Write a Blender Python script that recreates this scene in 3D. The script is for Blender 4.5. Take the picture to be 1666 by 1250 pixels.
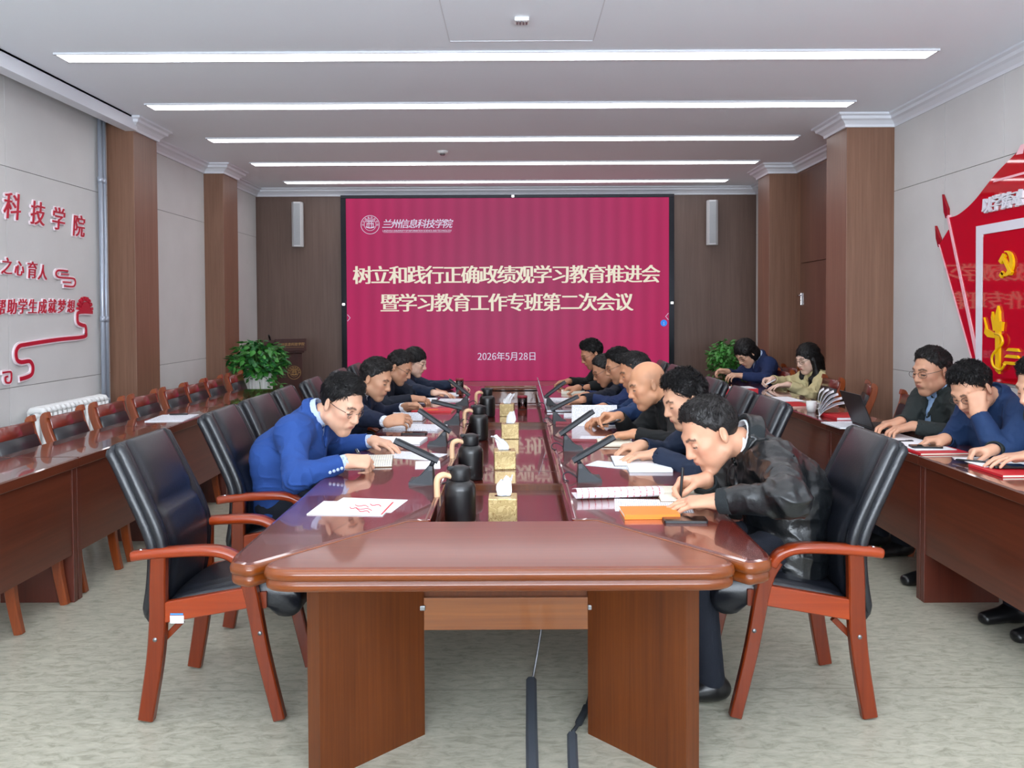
import bpy, bmesh, math, random
import numpy as np
from mathutils import Vector, Matrix, Euler
for _o in list(bpy.data.objects): bpy.data.objects.remove(_o)
SC = bpy.context.scene; COL = SC.collection
PI = math.pi
rad = math.radians

# ---------------------------------------------------------------- camera
HC, FPX, PPX, PPY, PITCH, ROLL = 1.5, 1350.0, 839.0, 539.0, rad(1.4), rad(0.26)
CAMP = Vector((0, 0, HC))
C_FWD = Vector((0, math.cos(PITCH), -math.sin(PITCH)))
_u0 = Vector((0, math.sin(PITCH), math.cos(PITCH)))
C_R = Vector((1, 0, 0)) * math.cos(ROLL) - _u0 * math.sin(ROLL)
C_U = _u0 * math.cos(ROLL) + Vector((1, 0, 0)) * math.sin(ROLL)
cd = bpy.data.cameras.new('camera'); cam = bpy.data.objects.new('camera', cd); COL.objects.link(cam)
cd.sensor_fit = 'HORIZONTAL'; cd.sensor_width = 36.0; cd.lens = 36.0 * FPX / 1666.0
cd.shift_x = (833 - PPX) / 1666.0
cd.shift_y = -(625 - PPY) / 1666.0
cd.clip_start = 0.05; cd.clip_end = 60
cam.matrix_world = Matrix(((C_R.x, C_U.x, -C_FWD.x, CAMP.x), (C_R.y, C_U.y, -C_FWD.y, CAMP.y), (C_R.z, C_U.z, -C_FWD.z, CAMP.z), (0, 0, 0, 1)))
SC.camera = cam

def at(px, py, z=0.75):
    """the point of the horizontal plane z seen at a pixel of the survey photograph"""
    d = C_FWD * FPX + C_R * (px - PPX) - C_U * (py - PPY)
    t = (z - HC) / d.z
    return CAMP + d * t

# ---------------------------------------------------------------- world, light, exposure
w = bpy.data.worlds.new('world'); SC.world = w; w.use_nodes = True
w.node_tree.nodes['Background'].inputs[0].default_value = (0.75, 0.85, 1.0, 1)
w.node_tree.nodes['Background'].inputs[1].default_value = 0.4
SC.view_settings.view_transform = 'Standard'; SC.view_settings.look = 'None'
SC.view_settings.gamma = 1.0; SC.view_settings.use_curve_mapping = False
SC.view_settings.exposure = -0.2
STRIP_POWER = 8.9
# fill light added behind the camera, tilted up to brighten the ceiling
ad = bpy.data.lights.new('ceiling_fill_light', 'AREA'); ad.shape = 'RECTANGLE'; ad.size = 5.0; ad.size_y = 1.7
ad.energy = 980; ad.color = (0.83, 0.91, 1.0)
ao = bpy.data.objects.new('ceiling_fill_light', ad); COL.objects.link(ao); ao.location = (0, -2.02, 1.9); ao.rotation_euler = (rad(136), 0, 0)
SC.cycles.max_bounces = 8; SC.cycles.diffuse_bounces = 5; SC.cycles.glossy_bounces = 4; SC.cycles.transmission_bounces = 6
SC.cycles.use_denoising = True
SC.cycles.sample_clamp_indirect = 6.0

# ---------------------------------------------------------------- materials
def lin(c):
    return tuple(((v / 255) / 12.92 if v / 255 <= 0.04045 else ((v / 255 + 0.055) / 1.055) ** 2.4) for v in c) + (1,)
MATS = {}
def mat(name, rgb, rough=0.5, metal=0.0, coat=0.0, spec=0.5, coat_rough=0.03, emit=None, emit_s=0.0, trans=0.0, ior=1.5, bump=None, var=None, sheen=0.0):
    """bump=(scale, strength); var=(scale, amount) mottles the colour"""
    m = bpy.data.materials.new(name); m.use_nodes = True; MATS[name] = m
    nt = m.node_tree; b = nt.nodes['Principled BSDF']
    b.inputs['Base Color'].default_value = lin(rgb); b.inputs['Roughness'].default_value = rough; b.inputs['Metallic'].default_value = metal
    b.inputs['Coat Weight'].default_value = coat; b.inputs['Coat Roughness'].default_value = coat_rough
    b.inputs['Specular IOR Level'].default_value = spec; b.inputs['IOR'].default_value = ior
    b.inputs['Transmission Weight'].default_value = trans; b.inputs['Sheen Weight'].default_value = sheen
    if emit: b.inputs['Emission Color'].default_value = lin(emit); b.inputs['Emission Strength'].default_value = emit_s
    tc = nt.nodes.new('ShaderNodeTexCoord')
    if bump:
        n = nt.nodes.new('ShaderNodeTexNoise'); n.inputs['Scale'].default_value = bump[0]; n.inputs['Detail'].default_value = 4
        nt.links.new(tc.outputs['Object'], n.inputs['Vector'])
        bp = nt.nodes.new('ShaderNodeBump'); bp.inputs['Strength'].default_value = bump[1]; bp.inputs['Distance'].default_value = 0.01
        nt.links.new(n.outputs['Fac'], bp.inputs['Height']); nt.links.new(bp.outputs['Normal'], b.inputs['Normal'])
    if var:
        n = nt.nodes.new('ShaderNodeTexNoise'); n.inputs['Scale'].default_value = var[0]; n.inputs['Detail'].default_value = 5
        nt.links.new(tc.outputs['Object'], n.inputs['Vector'])
        r = nt.nodes.new('ShaderNodeValToRGB'); L = lin(rgb)
        r.color_ramp.elements[0].position = 0.3; r.color_ramp.elements[1].position = 0.7
        r.color_ramp.elements[0].color = tuple(v * (1 - var[1]) for v in L[:3]) + (1,); r.color_ramp.elements[1].color = tuple(min(1, v * (1 + var[1])) for v in L[:3]) + (1,)
        nt.links.new(n.outputs['Fac'], r.inputs['Fac']); nt.links.new(r.outputs['Color'], b.inputs['Base Color'])
    return m

def wood(name, dark, light, axis=2, scale=1.0, rough=0.35, coat=0.0, coat_rough=0.04, fine=60, stretch=14, spec=0.5):
    """grain runs along `axis`"""
    m = bpy.data.materials.new(name); m.use_nodes = True; MATS[name] = m
    nt = m.node_tree; b = nt.nodes['Principled BSDF']
    tc = nt.nodes.new('ShaderNodeTexCoord'); mp = nt.nodes.new('ShaderNodeMapping')
    sc = [fine * scale] * 3; sc[axis] = fine * scale / stretch / 3
    mp.inputs['Scale'].default_value = sc
    nt.links.new(tc.outputs['Object'], mp.inputs['Vector'])
    n = nt.nodes.new('ShaderNodeTexNoise'); n.inputs['Scale'].default_value = 1.0; n.inputs['Detail'].default_value = 6; n.inputs['Roughness'].default_value = 0.65; n.inputs['Distortion'].default_value = 0.3
    nt.links.new(mp.outputs['Vector'], n.inputs['Vector'])
    mp2 = nt.nodes.new('ShaderNodeMapping'); s2 = [5.0 * scale] * 3; s2[axis] = 0.5 * scale; mp2.inputs['Scale'].default_value = s2
    nt.links.new(tc.outputs['Object'], mp2.inputs['Vector'])
    n2 = nt.nodes.new('ShaderNodeTexNoise'); n2.inputs['Scale'].default_value = 1.0; n2.inputs['Detail'].default_value = 3; n2.inputs['Distortion'].default_value = 1.0
    nt.links.new(mp2.outputs['Vector'], n2.inputs['Vector'])
    mx = nt.nodes.new('ShaderNodeMath'); mx.operation = 'MULTIPLY_ADD'; mx.inputs[1].default_value = 0.6
    m2 = nt.nodes.new('ShaderNodeMath'); m2.operation = 'MULTIPLY'; m2.inputs[1].default_value = 0.4
    nt.links.new(n2.outputs['Fac'], m2.inputs[0]); nt.links.new(n.outputs['Fac'], mx.inputs[0]); nt.links.new(m2.outputs[0], mx.inputs[2])
    r = nt.nodes.new('ShaderNodeValToRGB'); r.color_ramp.elements[0].position = 0.33; r.color_ramp.elements[1].position = 0.67
    r.color_ramp.elements[0].color = lin(dark); r.color_ramp.elements[1].color = lin(light)
    nt.links.new(mx.outputs[0], r.inputs['Fac']); nt.links.new(r.outputs['Color'], b.inputs['Base Color'])
    b.inputs['Roughness'].default_value = rough; b.inputs['Coat Weight'].default_value = coat; b.inputs['Coat Roughness'].default_value = coat_rough
    b.inputs['Specular IOR Level'].default_value = spec
    return m

M_ = MATS
mat('wall_fabric', (202, 201, 200), 0.85, bump=(220, 0.12), var=(3, 0.03))
mat('groove', (110, 108, 106), 0.9)
mat('ceiling_paint', (240, 245, 252), 0.8)
mat('cornice', (226, 229, 236), 0.5)
wood('laminate', (112, 78, 60), (138, 102, 82), 2, 1.0, 0.42, fine=70)
wood('laminate_back', (92, 72, 64), (112, 90, 80), 2, 1.0, 0.45, fine=70)
wood('laminate_door', (88, 58, 42), (108, 74, 55), 2, 1.0, 0.42, fine=70)
wood('table_top', (78, 22, 16), (100, 34, 24), 1, 0.6, 0.22, coat=0.9, coat_rough=0.035)
wood('table_end', (98, 42, 25), (120, 58, 35), 0, 0.8, 0.30, coat=0.6, coat_rough=0.10)
wood('table_edge', (90, 38, 8), (118, 57, 14), 0, 0.8, 0.28, coat=0.4, spec=0.35, coat_rough=0.05)
wood('table_panel', (76, 34, 9), (102, 51, 16), 2, 1.0, 0.45, coat=0.1, spec=0.3, coat_rough=0.1, fine=80)
wood('table_rail', (108, 54, 16), (140, 80, 28), 0, 0.8, 0.35, coat=0.3)
wood('desk_wood', (74, 32, 20), (102, 48, 30), 1, 0.7, 0.3, coat=0.5, coat_rough=0.06)
wood('desk_side', (74, 30, 20), (98, 42, 27), 2, 0.8, 0.35, coat=0.3)
wood('desk_top', (70, 30, 18), (94, 46, 28), 1, 0.7, 0.2, coat=1.0, coat_rough=0.03)
wood('chair_wood', (92, 29, 7), (122, 46, 13), 2, 1.0, 0.3, coat=0.3, spec=0.35, coat_rough=0.06, fine=40)
wood('chair_arm_wood', (120, 38, 8), (154, 58, 15), 0, 1.0, 0.28, coat=0.4, spec=0.35, coat_rough=0.06, fine=40)
wood('side_chair_wood', (112, 46, 16), (150, 72, 28), 2, 1.0, 0.28, coat=0.7, coat_rough=0.08, fine=40)
wood('crest_wood', (92, 28, 20), (120, 44, 32), 1, 1.0, 0.28, coat=0.8, coat_rough=0.08, fine=40)
wood('lectern_wood', (48, 22, 20), (66, 32, 28), 2, 1.0, 0.5)
mat('leather_black', (19, 22, 29), 0.33, spec=0.55, bump=(160, 0.10), coat=0.12, coat_rough=0.25)
mat('leather_side', (24, 21, 28), 0.36, spec=0.5, bump=(160, 0.08))
mat('metal_grey', (150, 152, 156), 0.35, metal=0.9)
mat('pipe_paint', (168, 176, 190), 0.3, metal=0.35)
mat('chrome', (200, 200, 205), 0.15, metal=1.0)
mat('gold', (190, 150, 60), 0.3, metal=0.9)
mat('white_enamel', (232, 233, 232), 0.35)
mat('speaker_white', (206, 208, 210), 0.4)
mat('speaker_mesh', (168, 172, 176), 0.6, bump=(900, 0.5))
mat('black_plastic', (15, 16, 19), 0.42)
mat('mic_body', (32, 36, 42), 0.45)
mat('mic_grille', (25, 28, 33), 0.55, bump=(1400, 0.6))
mat('rubber', (40, 44, 50), 0.7)
mat('cable_cover', (74, 80, 88), 0.6)
mat('kettle_black', (15, 15, 17), 0.36, coat=0.3, coat_rough=0.2)
mat('kettle_handle', (216, 176, 138), 0.5)
mat('paper', (238, 240, 245), 0.7)
mat('paper_cream', (226, 222, 205), 0.7)
mat('paper_red', (196, 32, 44), 0.4)
mat('cover_orange', (238, 122, 30), 0.45)
mat('cover_dark', (40, 34, 36), 0.5)
mat('cover_brown', (120, 92, 66), 0.5)
mat('cover_wine', (130, 28, 44), 0.45)
mat('screen_black', (8, 8, 12), 0.08)
mat('tissue', (240, 241, 244), 0.9)
mat('red_paint', (200, 18, 38), 0.4)
mat('letter_red', (186, 22, 48), 0.35)
mat('letter_edge', (240, 226, 232), 0.4)
mat('acrylic_red', (190, 6, 24), 0.03, spec=0.7)
mat('acrylic_dark_red', (150, 10, 26), 0.1)
mat('acrylic_white', (226, 228, 236), 0.08)
mat('acrylic_pink', (242, 186, 196), 0.3)
mat('acrylic_yellow', (240, 190, 10), 0.25)
mat('leaf', (58, 128, 48), 0.4, var=(9, 0.45))
mat('leaf_dark', (32, 96, 44), 0.4, var=(9, 0.4))
mat('stem', (70, 110, 50), 0.6)
mat('soil', (50, 38, 30), 0.95)
mat('sticker', (214, 220, 228), 0.5)
mat('sticker_blue', (70, 130, 190), 0.5)
mat('glass', (255, 255, 255), 0.02, trans=1.0, ior=1.45)
mat('tea', (150, 60, 40), 0.2)
mat('seal_text', (176, 140, 84), 0.55)
mat('lamp', (255, 255, 255), 0.5, emit=(252, 252, 255), emit_s=STRIP_POWER)
mat('lamp_edge', (215, 218, 224), 0.5)
mat('screen_text', (60, 55, 50), 0.5, emit=(255, 246, 222), emit_s=0.88)
mat('screen_white', (60, 55, 60), 0.5, emit=(232, 224, 250), emit_s=0.85)
mat('screen_blue', (30, 110, 200), 0.5, emit=(30, 120, 215), emit_s=0.8)
mat('screen_pink', (220, 80, 170), 0.5, emit=(222, 78, 168), emit_s=0.8)
mat('spot_led', (255, 255, 255), 0.5, emit=(255, 255, 255), emit_s=3)
mat('alu_dark', (36, 38, 44), 0.25, metal=0.7)

def make_floor_mat():
    m = bpy.data.materials.new('linoleum'); m.use_nodes = True; MATS['linoleum'] = m
    nt = m.node_tree; b = nt.nodes['Principled BSDF']; tc = nt.nodes.new('ShaderNodeTexCoord')
    mp = nt.nodes.new('ShaderNodeMapping'); mp.inputs['Scale'].default_value = (14, 34, 1); nt.links.new(tc.outputs['Object'], mp.inputs['Vector'])
    n = nt.nodes.new('ShaderNodeTexNoise'); n.inputs['Scale'].default_value = 1; n.inputs['Detail'].default_value = 8; n.inputs['Roughness'].default_value = 0.7; n.inputs['Distortion'].default_value = 0.8
    nt.links.new(mp.outputs['Vector'], n.inputs['Vector'])
    r = nt.nodes.new('ShaderNodeValToRGB'); e = r.color_ramp.elements
    e[0].position = 0.34; e[0].color = lin((140, 138, 121)); e[1].position = 0.66; e[1].color = lin((181, 178, 161))
    x = e.new(0.5); x.color = lin((167, 164, 148))
    nt.links.new(n.outputs['Fac'], r.inputs['Fac'])
    bk = nt.nodes.new('ShaderNodeTexBrick'); bk.inputs['Scale'].default_value = 1; bk.inputs['Brick Width'].default_value = 20; bk.inputs['Row Height'].default_value = 1.9; bk.inputs['Mortar Size'].default_value = 0.0035
    mpb = nt.nodes.new('ShaderNodeMapping'); mpb.inputs['Location'].default_value = (7.3, 0.55, 0); nt.links.new(tc.outputs['Object'], mpb.inputs['Vector']); nt.links.new(mpb.outputs['Vector'], bk.inputs['Vector'])
    mx = nt.nodes.new('ShaderNodeMix'); mx.data_type = 'RGBA'; mx.inputs['B'].default_value = lin((140, 138, 122))
    nt.links.new(bk.outputs['Fac'], mx.inputs['Factor']); nt.links.new(r.outputs['Color'], mx.inputs['A'])
    nt.links.new(mx.outputs['Result'], b.inputs['Base Color'])
    b.inputs['Roughness'].default_value = 0.3; b.inputs['Specular IOR Level'].default_value = 0.35
make_floor_mat()

def make_display_mat():
    m = bpy.data.materials.new('display_red'); m.use_nodes = True; MATS['display_red'] = m
    nt = m.node_tree; b = nt.nodes['Principled BSDF']; tc = nt.nodes.new('ShaderNodeTexCoord')
    b.inputs['Base Color'].default_value = (0.004, 0.001, 0.002, 1); b.inputs['Roughness'].default_value = 0.4; b.inputs['Specular IOR Level'].default_value = 0.15
    # picture shown: crimson ground, paler towards the upper middle, soft curtain folds below
    vd = nt.nodes.new('ShaderNodeVectorMath'); vd.operation = 'DISTANCE'; vd.inputs[1].default_value = (-0.1, 0, 2.35)
    mp = nt.nodes.new('ShaderNodeMapping'); mp.inputs['Scale'].default_value = (0.75, 0, 0.7); mp.inputs['Location'].default_value = (-0.025, 0, 0.7)
    nt.links.new(tc.outputs['Object'], mp.inputs['Vector']); nt.links.new(mp.outputs['Vector'], vd.inputs[0])
    r = nt.nodes.new('ShaderNodeValToRGB'); e = r.color_ramp.elements
    e[0].position = 0.0; e[0].color = lin((176, 60, 106)); e[1].position = 1.0; e[1].color = lin((203, 44, 104))
    k = e.new(0.55); k.color = lin((190, 54, 108))
    mr = nt.nodes.new('ShaderNodeMapRange'); mr.inputs['From Max'].default_value = 1.7
    nt.links.new(vd.outputs['Value'], mr.inputs['Value']); nt.links.new(mr.outputs['Result'], r.inputs['Fac'])
    wv = nt.nodes.new('ShaderNodeTexWave'); wv.inputs['Scale'].default_value = 1.6; wv.inputs['Distortion'].default_value = 2.0; wv.inputs['Detail'].default_value = 3
    mp2 = nt.nodes.new('ShaderNodeMapping'); mp2.inputs['Scale'].default_value = (1, 1, 0.12)
    nt.links.new(tc.outputs['Object'], mp2.inputs['Vector']); nt.links.new(mp2.outputs['Vector'], wv.inputs['Vector'])
    mr2 = nt.nodes.new('ShaderNodeMapRange'); mr2.inputs['To Min'].default_value = 0.90; mr2.inputs['To Max'].default_value = 1.04
    nt.links.new(wv.outputs['Fac'], mr2.inputs['Value'])
    mx = nt.nodes.new('ShaderNodeVectorMath'); mx.operation = 'SCALE'
    nt.links.new(r.outputs['Color'], mx.inputs[0]); nt.links.new(mr2.outputs['Result'], mx.inputs['Scale'])
    nt.links.new(mx.outputs['Vector'], b.inputs['Emission Color']); b.inputs['Emission Strength'].default_value = 0.82
make_display_mat()

def make_print_mat(name, base, ink, pitch, red=False, axis=1):
    """paper with printed lines of text across it"""
    m = bpy.data.materials.new(name); m.use_nodes = True; MATS[name] = m
    nt = m.node_tree; b = nt.nodes['Principled BSDF']; tc = nt.nodes.new('ShaderNodeTexCoord')
    sp = nt.nodes.new('ShaderNodeSeparateXYZ'); nt.links.new(tc.outputs['Object'], sp.inputs[0])
    a = nt.nodes.new('ShaderNodeMath'); a.operation = 'MULTIPLY'; a.inputs[1].default_value = 1 / pitch
    nt.links.new(sp.outputs[axis], a.inputs[0])
    f = nt.nodes.new('ShaderNodeMath'); f.operation = 'FRACT'; nt.links.new(a.outputs[0], f.inputs[0])
    g = nt.nodes.new('ShaderNodeMath'); g.operation = 'LESS_THAN'; g.inputs[1].default_value = 0.16 if red else 0.42; nt.links.new(f.outputs[0], g.inputs[0])
    n = nt.nodes.new('ShaderNodeTexNoise'); n.inputs['Scale'].default_value = 260; nt.links.new(tc.outputs['Object'], n.inputs['Vector'])
    g2 = nt.nodes.new('ShaderNodeMath'); g2.operation = 'GREATER_THAN'; g2.inputs[1].default_value = 0.47; nt.links.new(n.outputs['Fac'], g2.inputs[0])
    mu = nt.nodes.new('ShaderNodeMath'); mu.operation = 'MULTIPLY'; nt.links.new(g.outputs[0], mu.inputs[0]); nt.links.new(g2.outputs[0], mu.inputs[1])
    mx = nt.nodes.new('ShaderNodeMix'); mx.data_type = 'RGBA'; mx.inputs['A'].default_value = lin(base); mx.inputs['B'].default_value = lin(ink)
    nt.links.new(mu.outputs[0], mx.inputs['Factor']); nt.links.new(mx.outputs['Result'], b.inputs['Base Color'])
    b.inputs['Roughness'].default_value = 0.7
make_print_mat('printed', (238, 240, 246), (140, 145, 160), 0.0085)
make_print_mat('handwritten', (228, 224, 208), (176, 176, 180), 0.011)
make_print_mat('printed_red', (240, 232, 236), (206, 60, 80), 0.026, True, 0)

def make_gold_print():
    m = bpy.data.materials.new('gold_print'); m.use_nodes = True; MATS['gold_print'] = m
    nt = m.node_tree; b = nt.nodes['Principled BSDF']; tc = nt.nodes.new('ShaderNodeTexCoord')
    v = nt.nodes.new('ShaderNodeTexNoise'); v.inputs['Scale'].default_value = 34; v.inputs['Detail'].default_value = 1; v.inputs['Distortion'].default_value = 2.2; nt.links.new(tc.outputs['Object'], v.inputs['Vector'])
    r = nt.nodes.new('ShaderNodeValToRGB'); e = r.color_ramp.elements; r.color_ramp.interpolation = 'CONSTANT'
    e[0].position = 0.0; e[0].color = lin((188, 164, 112)); e[1].position = 0.47; e[1].color = lin((146, 112, 62)); k = e.new(0.51); k.color = lin((206, 184, 132))
    nt.links.new(v.outputs['Fac'], r.inputs['Fac']); nt.links.new(r.outputs['Color'], b.inputs['Base Color'])
    b.inputs['Metallic'].default_value = 0.35; b.inputs['Roughness'].default_value = 0.32
make_gold_print()
# ---------------------------------------------------------------- helpers
class MB:
    """collects shapes into one mesh; each shape may carry a material slot"""
    def __init__(s): s.v = []; s.f = []; s.m = []; s.sm = []
    def add(s, vs, fs, mi=0, smooth=False):
        b = len(s.v); s.v.extend([tuple(map(float, p)) for p in vs])
        for f in fs: s.f.append([i + b for i in f]); s.m.append(mi); s.sm.append(smooth)
    def from_bm(s, bm, mi=0, smooth=False):
        bm.verts.index_update()
        s.add([v.co[:] for v in bm.verts], [[v.index for v in f.verts] for f in bm.faces], mi, smooth); bm.free()
    def box(s, c, size, rot=None, bev=0.0, mi=0, seg=2, smooth=False):
        bm = bmesh.new(); bmesh.ops.create_cube(bm, size=1)
        bmesh.ops.scale(bm, vec=size, verts=bm.verts)
        if bev: bmesh.ops.bevel(bm, geom=bm.edges[:], offset=bev, segments=seg, affect='EDGES', profile=0.5)
        M = Matrix.Translation(c) @ (rot.to_matrix().to_4x4() if isinstance(rot, Euler) else (rot.to_4x4() if rot is not None else Matrix()))
        bmesh.ops.transform(bm, matrix=M, verts=bm.verts); s.from_bm(bm, mi, smooth)
        return s
    def bx(s, x0, x1, y0, y1, z0, z1, bev=0.0, mi=0):
        return s.box(((x0 + x1) / 2, (y0 + y1) / 2, (z0 + z1) / 2), (abs(x1 - x0), abs(y1 - y0), abs(z1 - z0)), None, bev, mi)
    def prism(s, poly, z0, z1, M=None, mi=0):
        n = len(poly); M = M or Matrix()
        vs = [M @ Vector((p[0], p[1], z0)) for p in poly] + [M @ Vector((p[0], p[1], z1)) for p in poly]
        a = sum(poly[i][0] * poly[(i + 1) % n][1] - poly[(i + 1) % n][0] * poly[i][1] for i in range(n))
        fs = [list(range(n))[::-1], list(range(n, 2 * n))] + [[i, (i + 1) % n, n + (i + 1) % n, n + i] for i in range(n)]
        if a < 0: fs = [f[::-1] for f in fs]
        s.add(vs, fs, mi); return s
    def rings(s, rs, closed_ends=True, mi=0, smooth=True, loop=False):
        n = len(rs[0]); b = []
        vs = [p for r in rs for p in r]; fs = []
        R = len(rs)
        for i in range(R if loop else R - 1):
            j = (i + 1) % R
            for k in range(n):
                l = (k + 1) % n
                fs.append([i * n + k, i * n + l, j * n + l, j * n + k])
        if closed_ends and not loop: fs += [list(range(n))[::-1], list(range((R - 1) * n, R * n))]
        s.add(vs, fs, mi, smooth); return s
    def tube(s, pts, r, n=8, mi=0, smooth=True, flat=1.0, up=None, closed=False):
        pts = [Vector(p) for p in pts]; N = len(pts); rr = r if isinstance(r, (list, tuple)) else [r] * N
        rs = []; prev = Vector(up) if up else None
        for i, p in enumerate(pts):
            if closed: t = pts[(i + 1) % N] - pts[i - 1]
            else: t = pts[min(i + 1, N - 1)] - pts[max(i - 1, 0)]
            t.normalize()
            if prev is None: prev = Vector((0, 0, 1)) if abs(t.z) < 0.9 else Vector((1, 0, 0))
            u = prev - t * prev.dot(t)
            if u.length < 1e-5: u = t.orthogonal()
            u.normalize(); prev = u; w = t.cross(u)
            rs.append([p + (u * math.cos(a) * flat + w * math.sin(a)) * rr[i] for a in [2 * PI * k / n for k in range(n)]])
        s.rings(rs, not closed, mi, smooth, closed); return s
    def lathe(s, prof, n=24, c=(0, 0, 0), mi=0, smooth=True):
        rs = [[(c[0] + r * math.cos(2 * PI * k / n), c[1] + r * math.sin(2 * PI * k / n), c[2] + z) for k in range(n)] for r, z in prof]
        s.rings(rs, True, mi, smooth); return s
    def sweep_rect(s, pts, wid, thick, side, mi=0, bev=0.25, smooth=False):
        """a board following pts; `side` = width direction, wid/thick numbers or lists; corners slightly rounded"""
        pts = [Vector(p) for p in pts]; N = len(pts); side = Vector(side).normalized()
        ws = wid if isinstance(wid, (list, tuple)) else [wid] * N; ts = thick if isinstance(thick, (list, tuple)) else [thick] * N
        rs = []
        for i, p in enumerate(pts):
            t = (pts[min(i + 1, N - 1)] - pts[max(i - 1, 0)]).normalized()
            q = t.cross(side).normalized(); a, c = ws[i] / 2, ts[i] / 2; e = min(a, c) * bev
            pr = [(-a + e, -c), (a - e, -c), (a, -c + e), (a, c - e), (a - e, c), (-a + e, c), (-a, c - e), (-a, -c + e)]
            rs.append([p + side * x + q * y for x, y in pr])
        s.rings(rs, True, mi, smooth); return s
    def mesh(s, name, mats):
        me = bpy.data.meshes.new(name); me.from_pydata(s.v, [], s.f)
        for m in mats: me.materials.append(M_[m] if isinstance(m, str) else m)
        me.polygons.foreach_set('material_index', s.m); me.polygons.foreach_set('use_smooth', s.sm)
        bm = bmesh.new(); bm.from_mesh(me); bmesh.ops.recalc_face_normals(bm, faces=bm.faces); bm.to_mesh(me); bm.free()
        me.update(); return me
    def build(s, name, mats, parent=None, loc=None):
        if isinstance(mats, str): mats = [mats]
        return link(name, s.mesh(name, mats), parent, loc)

def link(name, me, parent=None, loc=None):
    o = bpy.data.objects.new(name, me); COL.objects.link(o)
    if parent is not None: o.parent = parent
    if loc is not None: o.location = loc
    return o
def tag(o, label=None, cat=None, group=None, kind=None):
    if label: o['label'] = label
    if cat: o['category'] = cat
    if group: o['group'] = group
    if kind: o['kind'] = kind
    return o
def thing(name, label, cat, loc=(0, 0, 0), rz=0.0, group=None):
    o = bpy.data.objects.new(name, None); COL.objects.link(o); o.location = loc; o.rotation_euler = (0, 0, rz)
    o.empty_display_size = 0.1
    return tag(o, label, cat, group)
def struct(name, mb, mats, parent=None):
    o = mb.build(name, mats, parent)
    if parent is None: o['kind'] = 'structure'
    return o
def copy_tree(o, parent=None):
    c = o.copy(); COL.objects.link(c)
    if parent is not None: c.parent = parent
    for ch in list(o.children): copy_tree(ch, c)
    return c
def copy_thing(o, label, loc, rz=0.0, group=None):
    c = copy_tree(o); c.location = loc; c.rotation_euler = (0, 0, rz); c['label'] = label
    if group: c['group'] = group
    return c
def smooth_pts(pts, n=6):
    """Catmull-Rom through pts"""
    pts = [Vector(p) for p in pts]; out = []
    for i in range(len(pts) - 1):
        p0, p1, p2, p3 = pts[max(i - 1, 0)], pts[i], pts[i + 1], pts[min(i + 2, len(pts) - 1)]
        for k in range(n):
            t = k / n
            out.append(0.5 * ((2 * p1) + (p2 - p0) * t + (2 * p0 - 5 * p1 + 4 * p2 - p3) * t * t + (3 * p1 - p0 - 3 * p2 + p3) * t ** 3))
    out.append(pts[-1]); return out
def round_poly(poly, radii, seg=6):
    """polygon with rounded corners (radius per corner)"""
    out = []; n = len(poly)
    for i in range(n):
        p, a, b = Vector(poly[i]), Vector(poly[i - 1]), Vector(poly[(i + 1) % n]); r = radii[i] if isinstance(radii, (list, tuple)) else radii
        if r <= 0: out.append(tuple(p)); continue
        u, v = (a - p).normalized(), (b - p).normalized(); ang = math.acos(max(-1, min(1, u.dot(v))))
        d = min(r / math.tan(ang / 2), (a - p).length * 0.49, (b - p).length * 0.49)
        s, e = p + u * d, p + v * d
        for k in range(seg + 1):
            t = k / seg; out.append(tuple((s * (1 - t) + p * t) * (1 - t) + (p * (1 - t) + e * t) * t))
    return out
def slab(mb, poly, rings_, mi=0, top_mi=None, smooth=True):
    """polygon slab; rings_ = list of (inset, z) from bottom to top"""
    n = len(poly); a = sum(poly[i][0] * poly[(i + 1) % n][1] - poly[(i + 1) % n][0] * poly[i][1] for i in range(n))
    if a < 0: poly = poly[::-1]
    nor = []
    for i in range(n):
        p, q, r = Vector(poly[i - 1]), Vector(poly[i]), Vector(poly[(i + 1) % n])
        e1, e2 = (q - p).normalized(), (r - q).normalized(); n1, n2 = Vector((-e1.y, e1.x)), Vector((-e2.y, e2.x))
        b = (n1 + n2)
        if b.length < 1e-6: b = n1
        b.normalize(); nor.append(b / max(0.35, b.dot(n1)))
    rs = [[(poly[i][0] + nor[i].x * d, poly[i][1] + nor[i].y * d, z) for i in range(n)] for d, z in rings_]
    mb.rings(rs[:-1], False, mi, smooth); mb.rings(rs[-2:], False, mi if top_mi is None else top_mi, smooth)
    N = len(rings_)
    mb.add(rs[0], [list(range(n))[::-1]], mi); mb.add(rs[-1], [list(range(n))], mi if top_mi is None else top_mi)
FONT = None
try:   # the sans face that ships with Blender (Latin digits match the Chinese characters)
    import os
    FONT = bpy.data.fonts.load(os.path.join(bpy.utils.system_resource('DATAFILES', path='fonts'), 'Noto Sans CJK Regular.woff2'))
except Exception: FONT = None
FSC = 1.0
def _font_scale():
    cu = bpy.data.curves.new('probe', 'FONT'); cu.body = '国国国国'; cu.size = 1.0; cu.font = FONT
    o = bpy.data.objects.new('probe', cu); COL.objects.link(o); bpy.context.view_layer.update(); w = o.dimensions.x
    bpy.data.objects.remove(o); bpy.data.curves.remove(cu); return 3.92 / w
if FONT: FSC = _font_scale()
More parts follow.
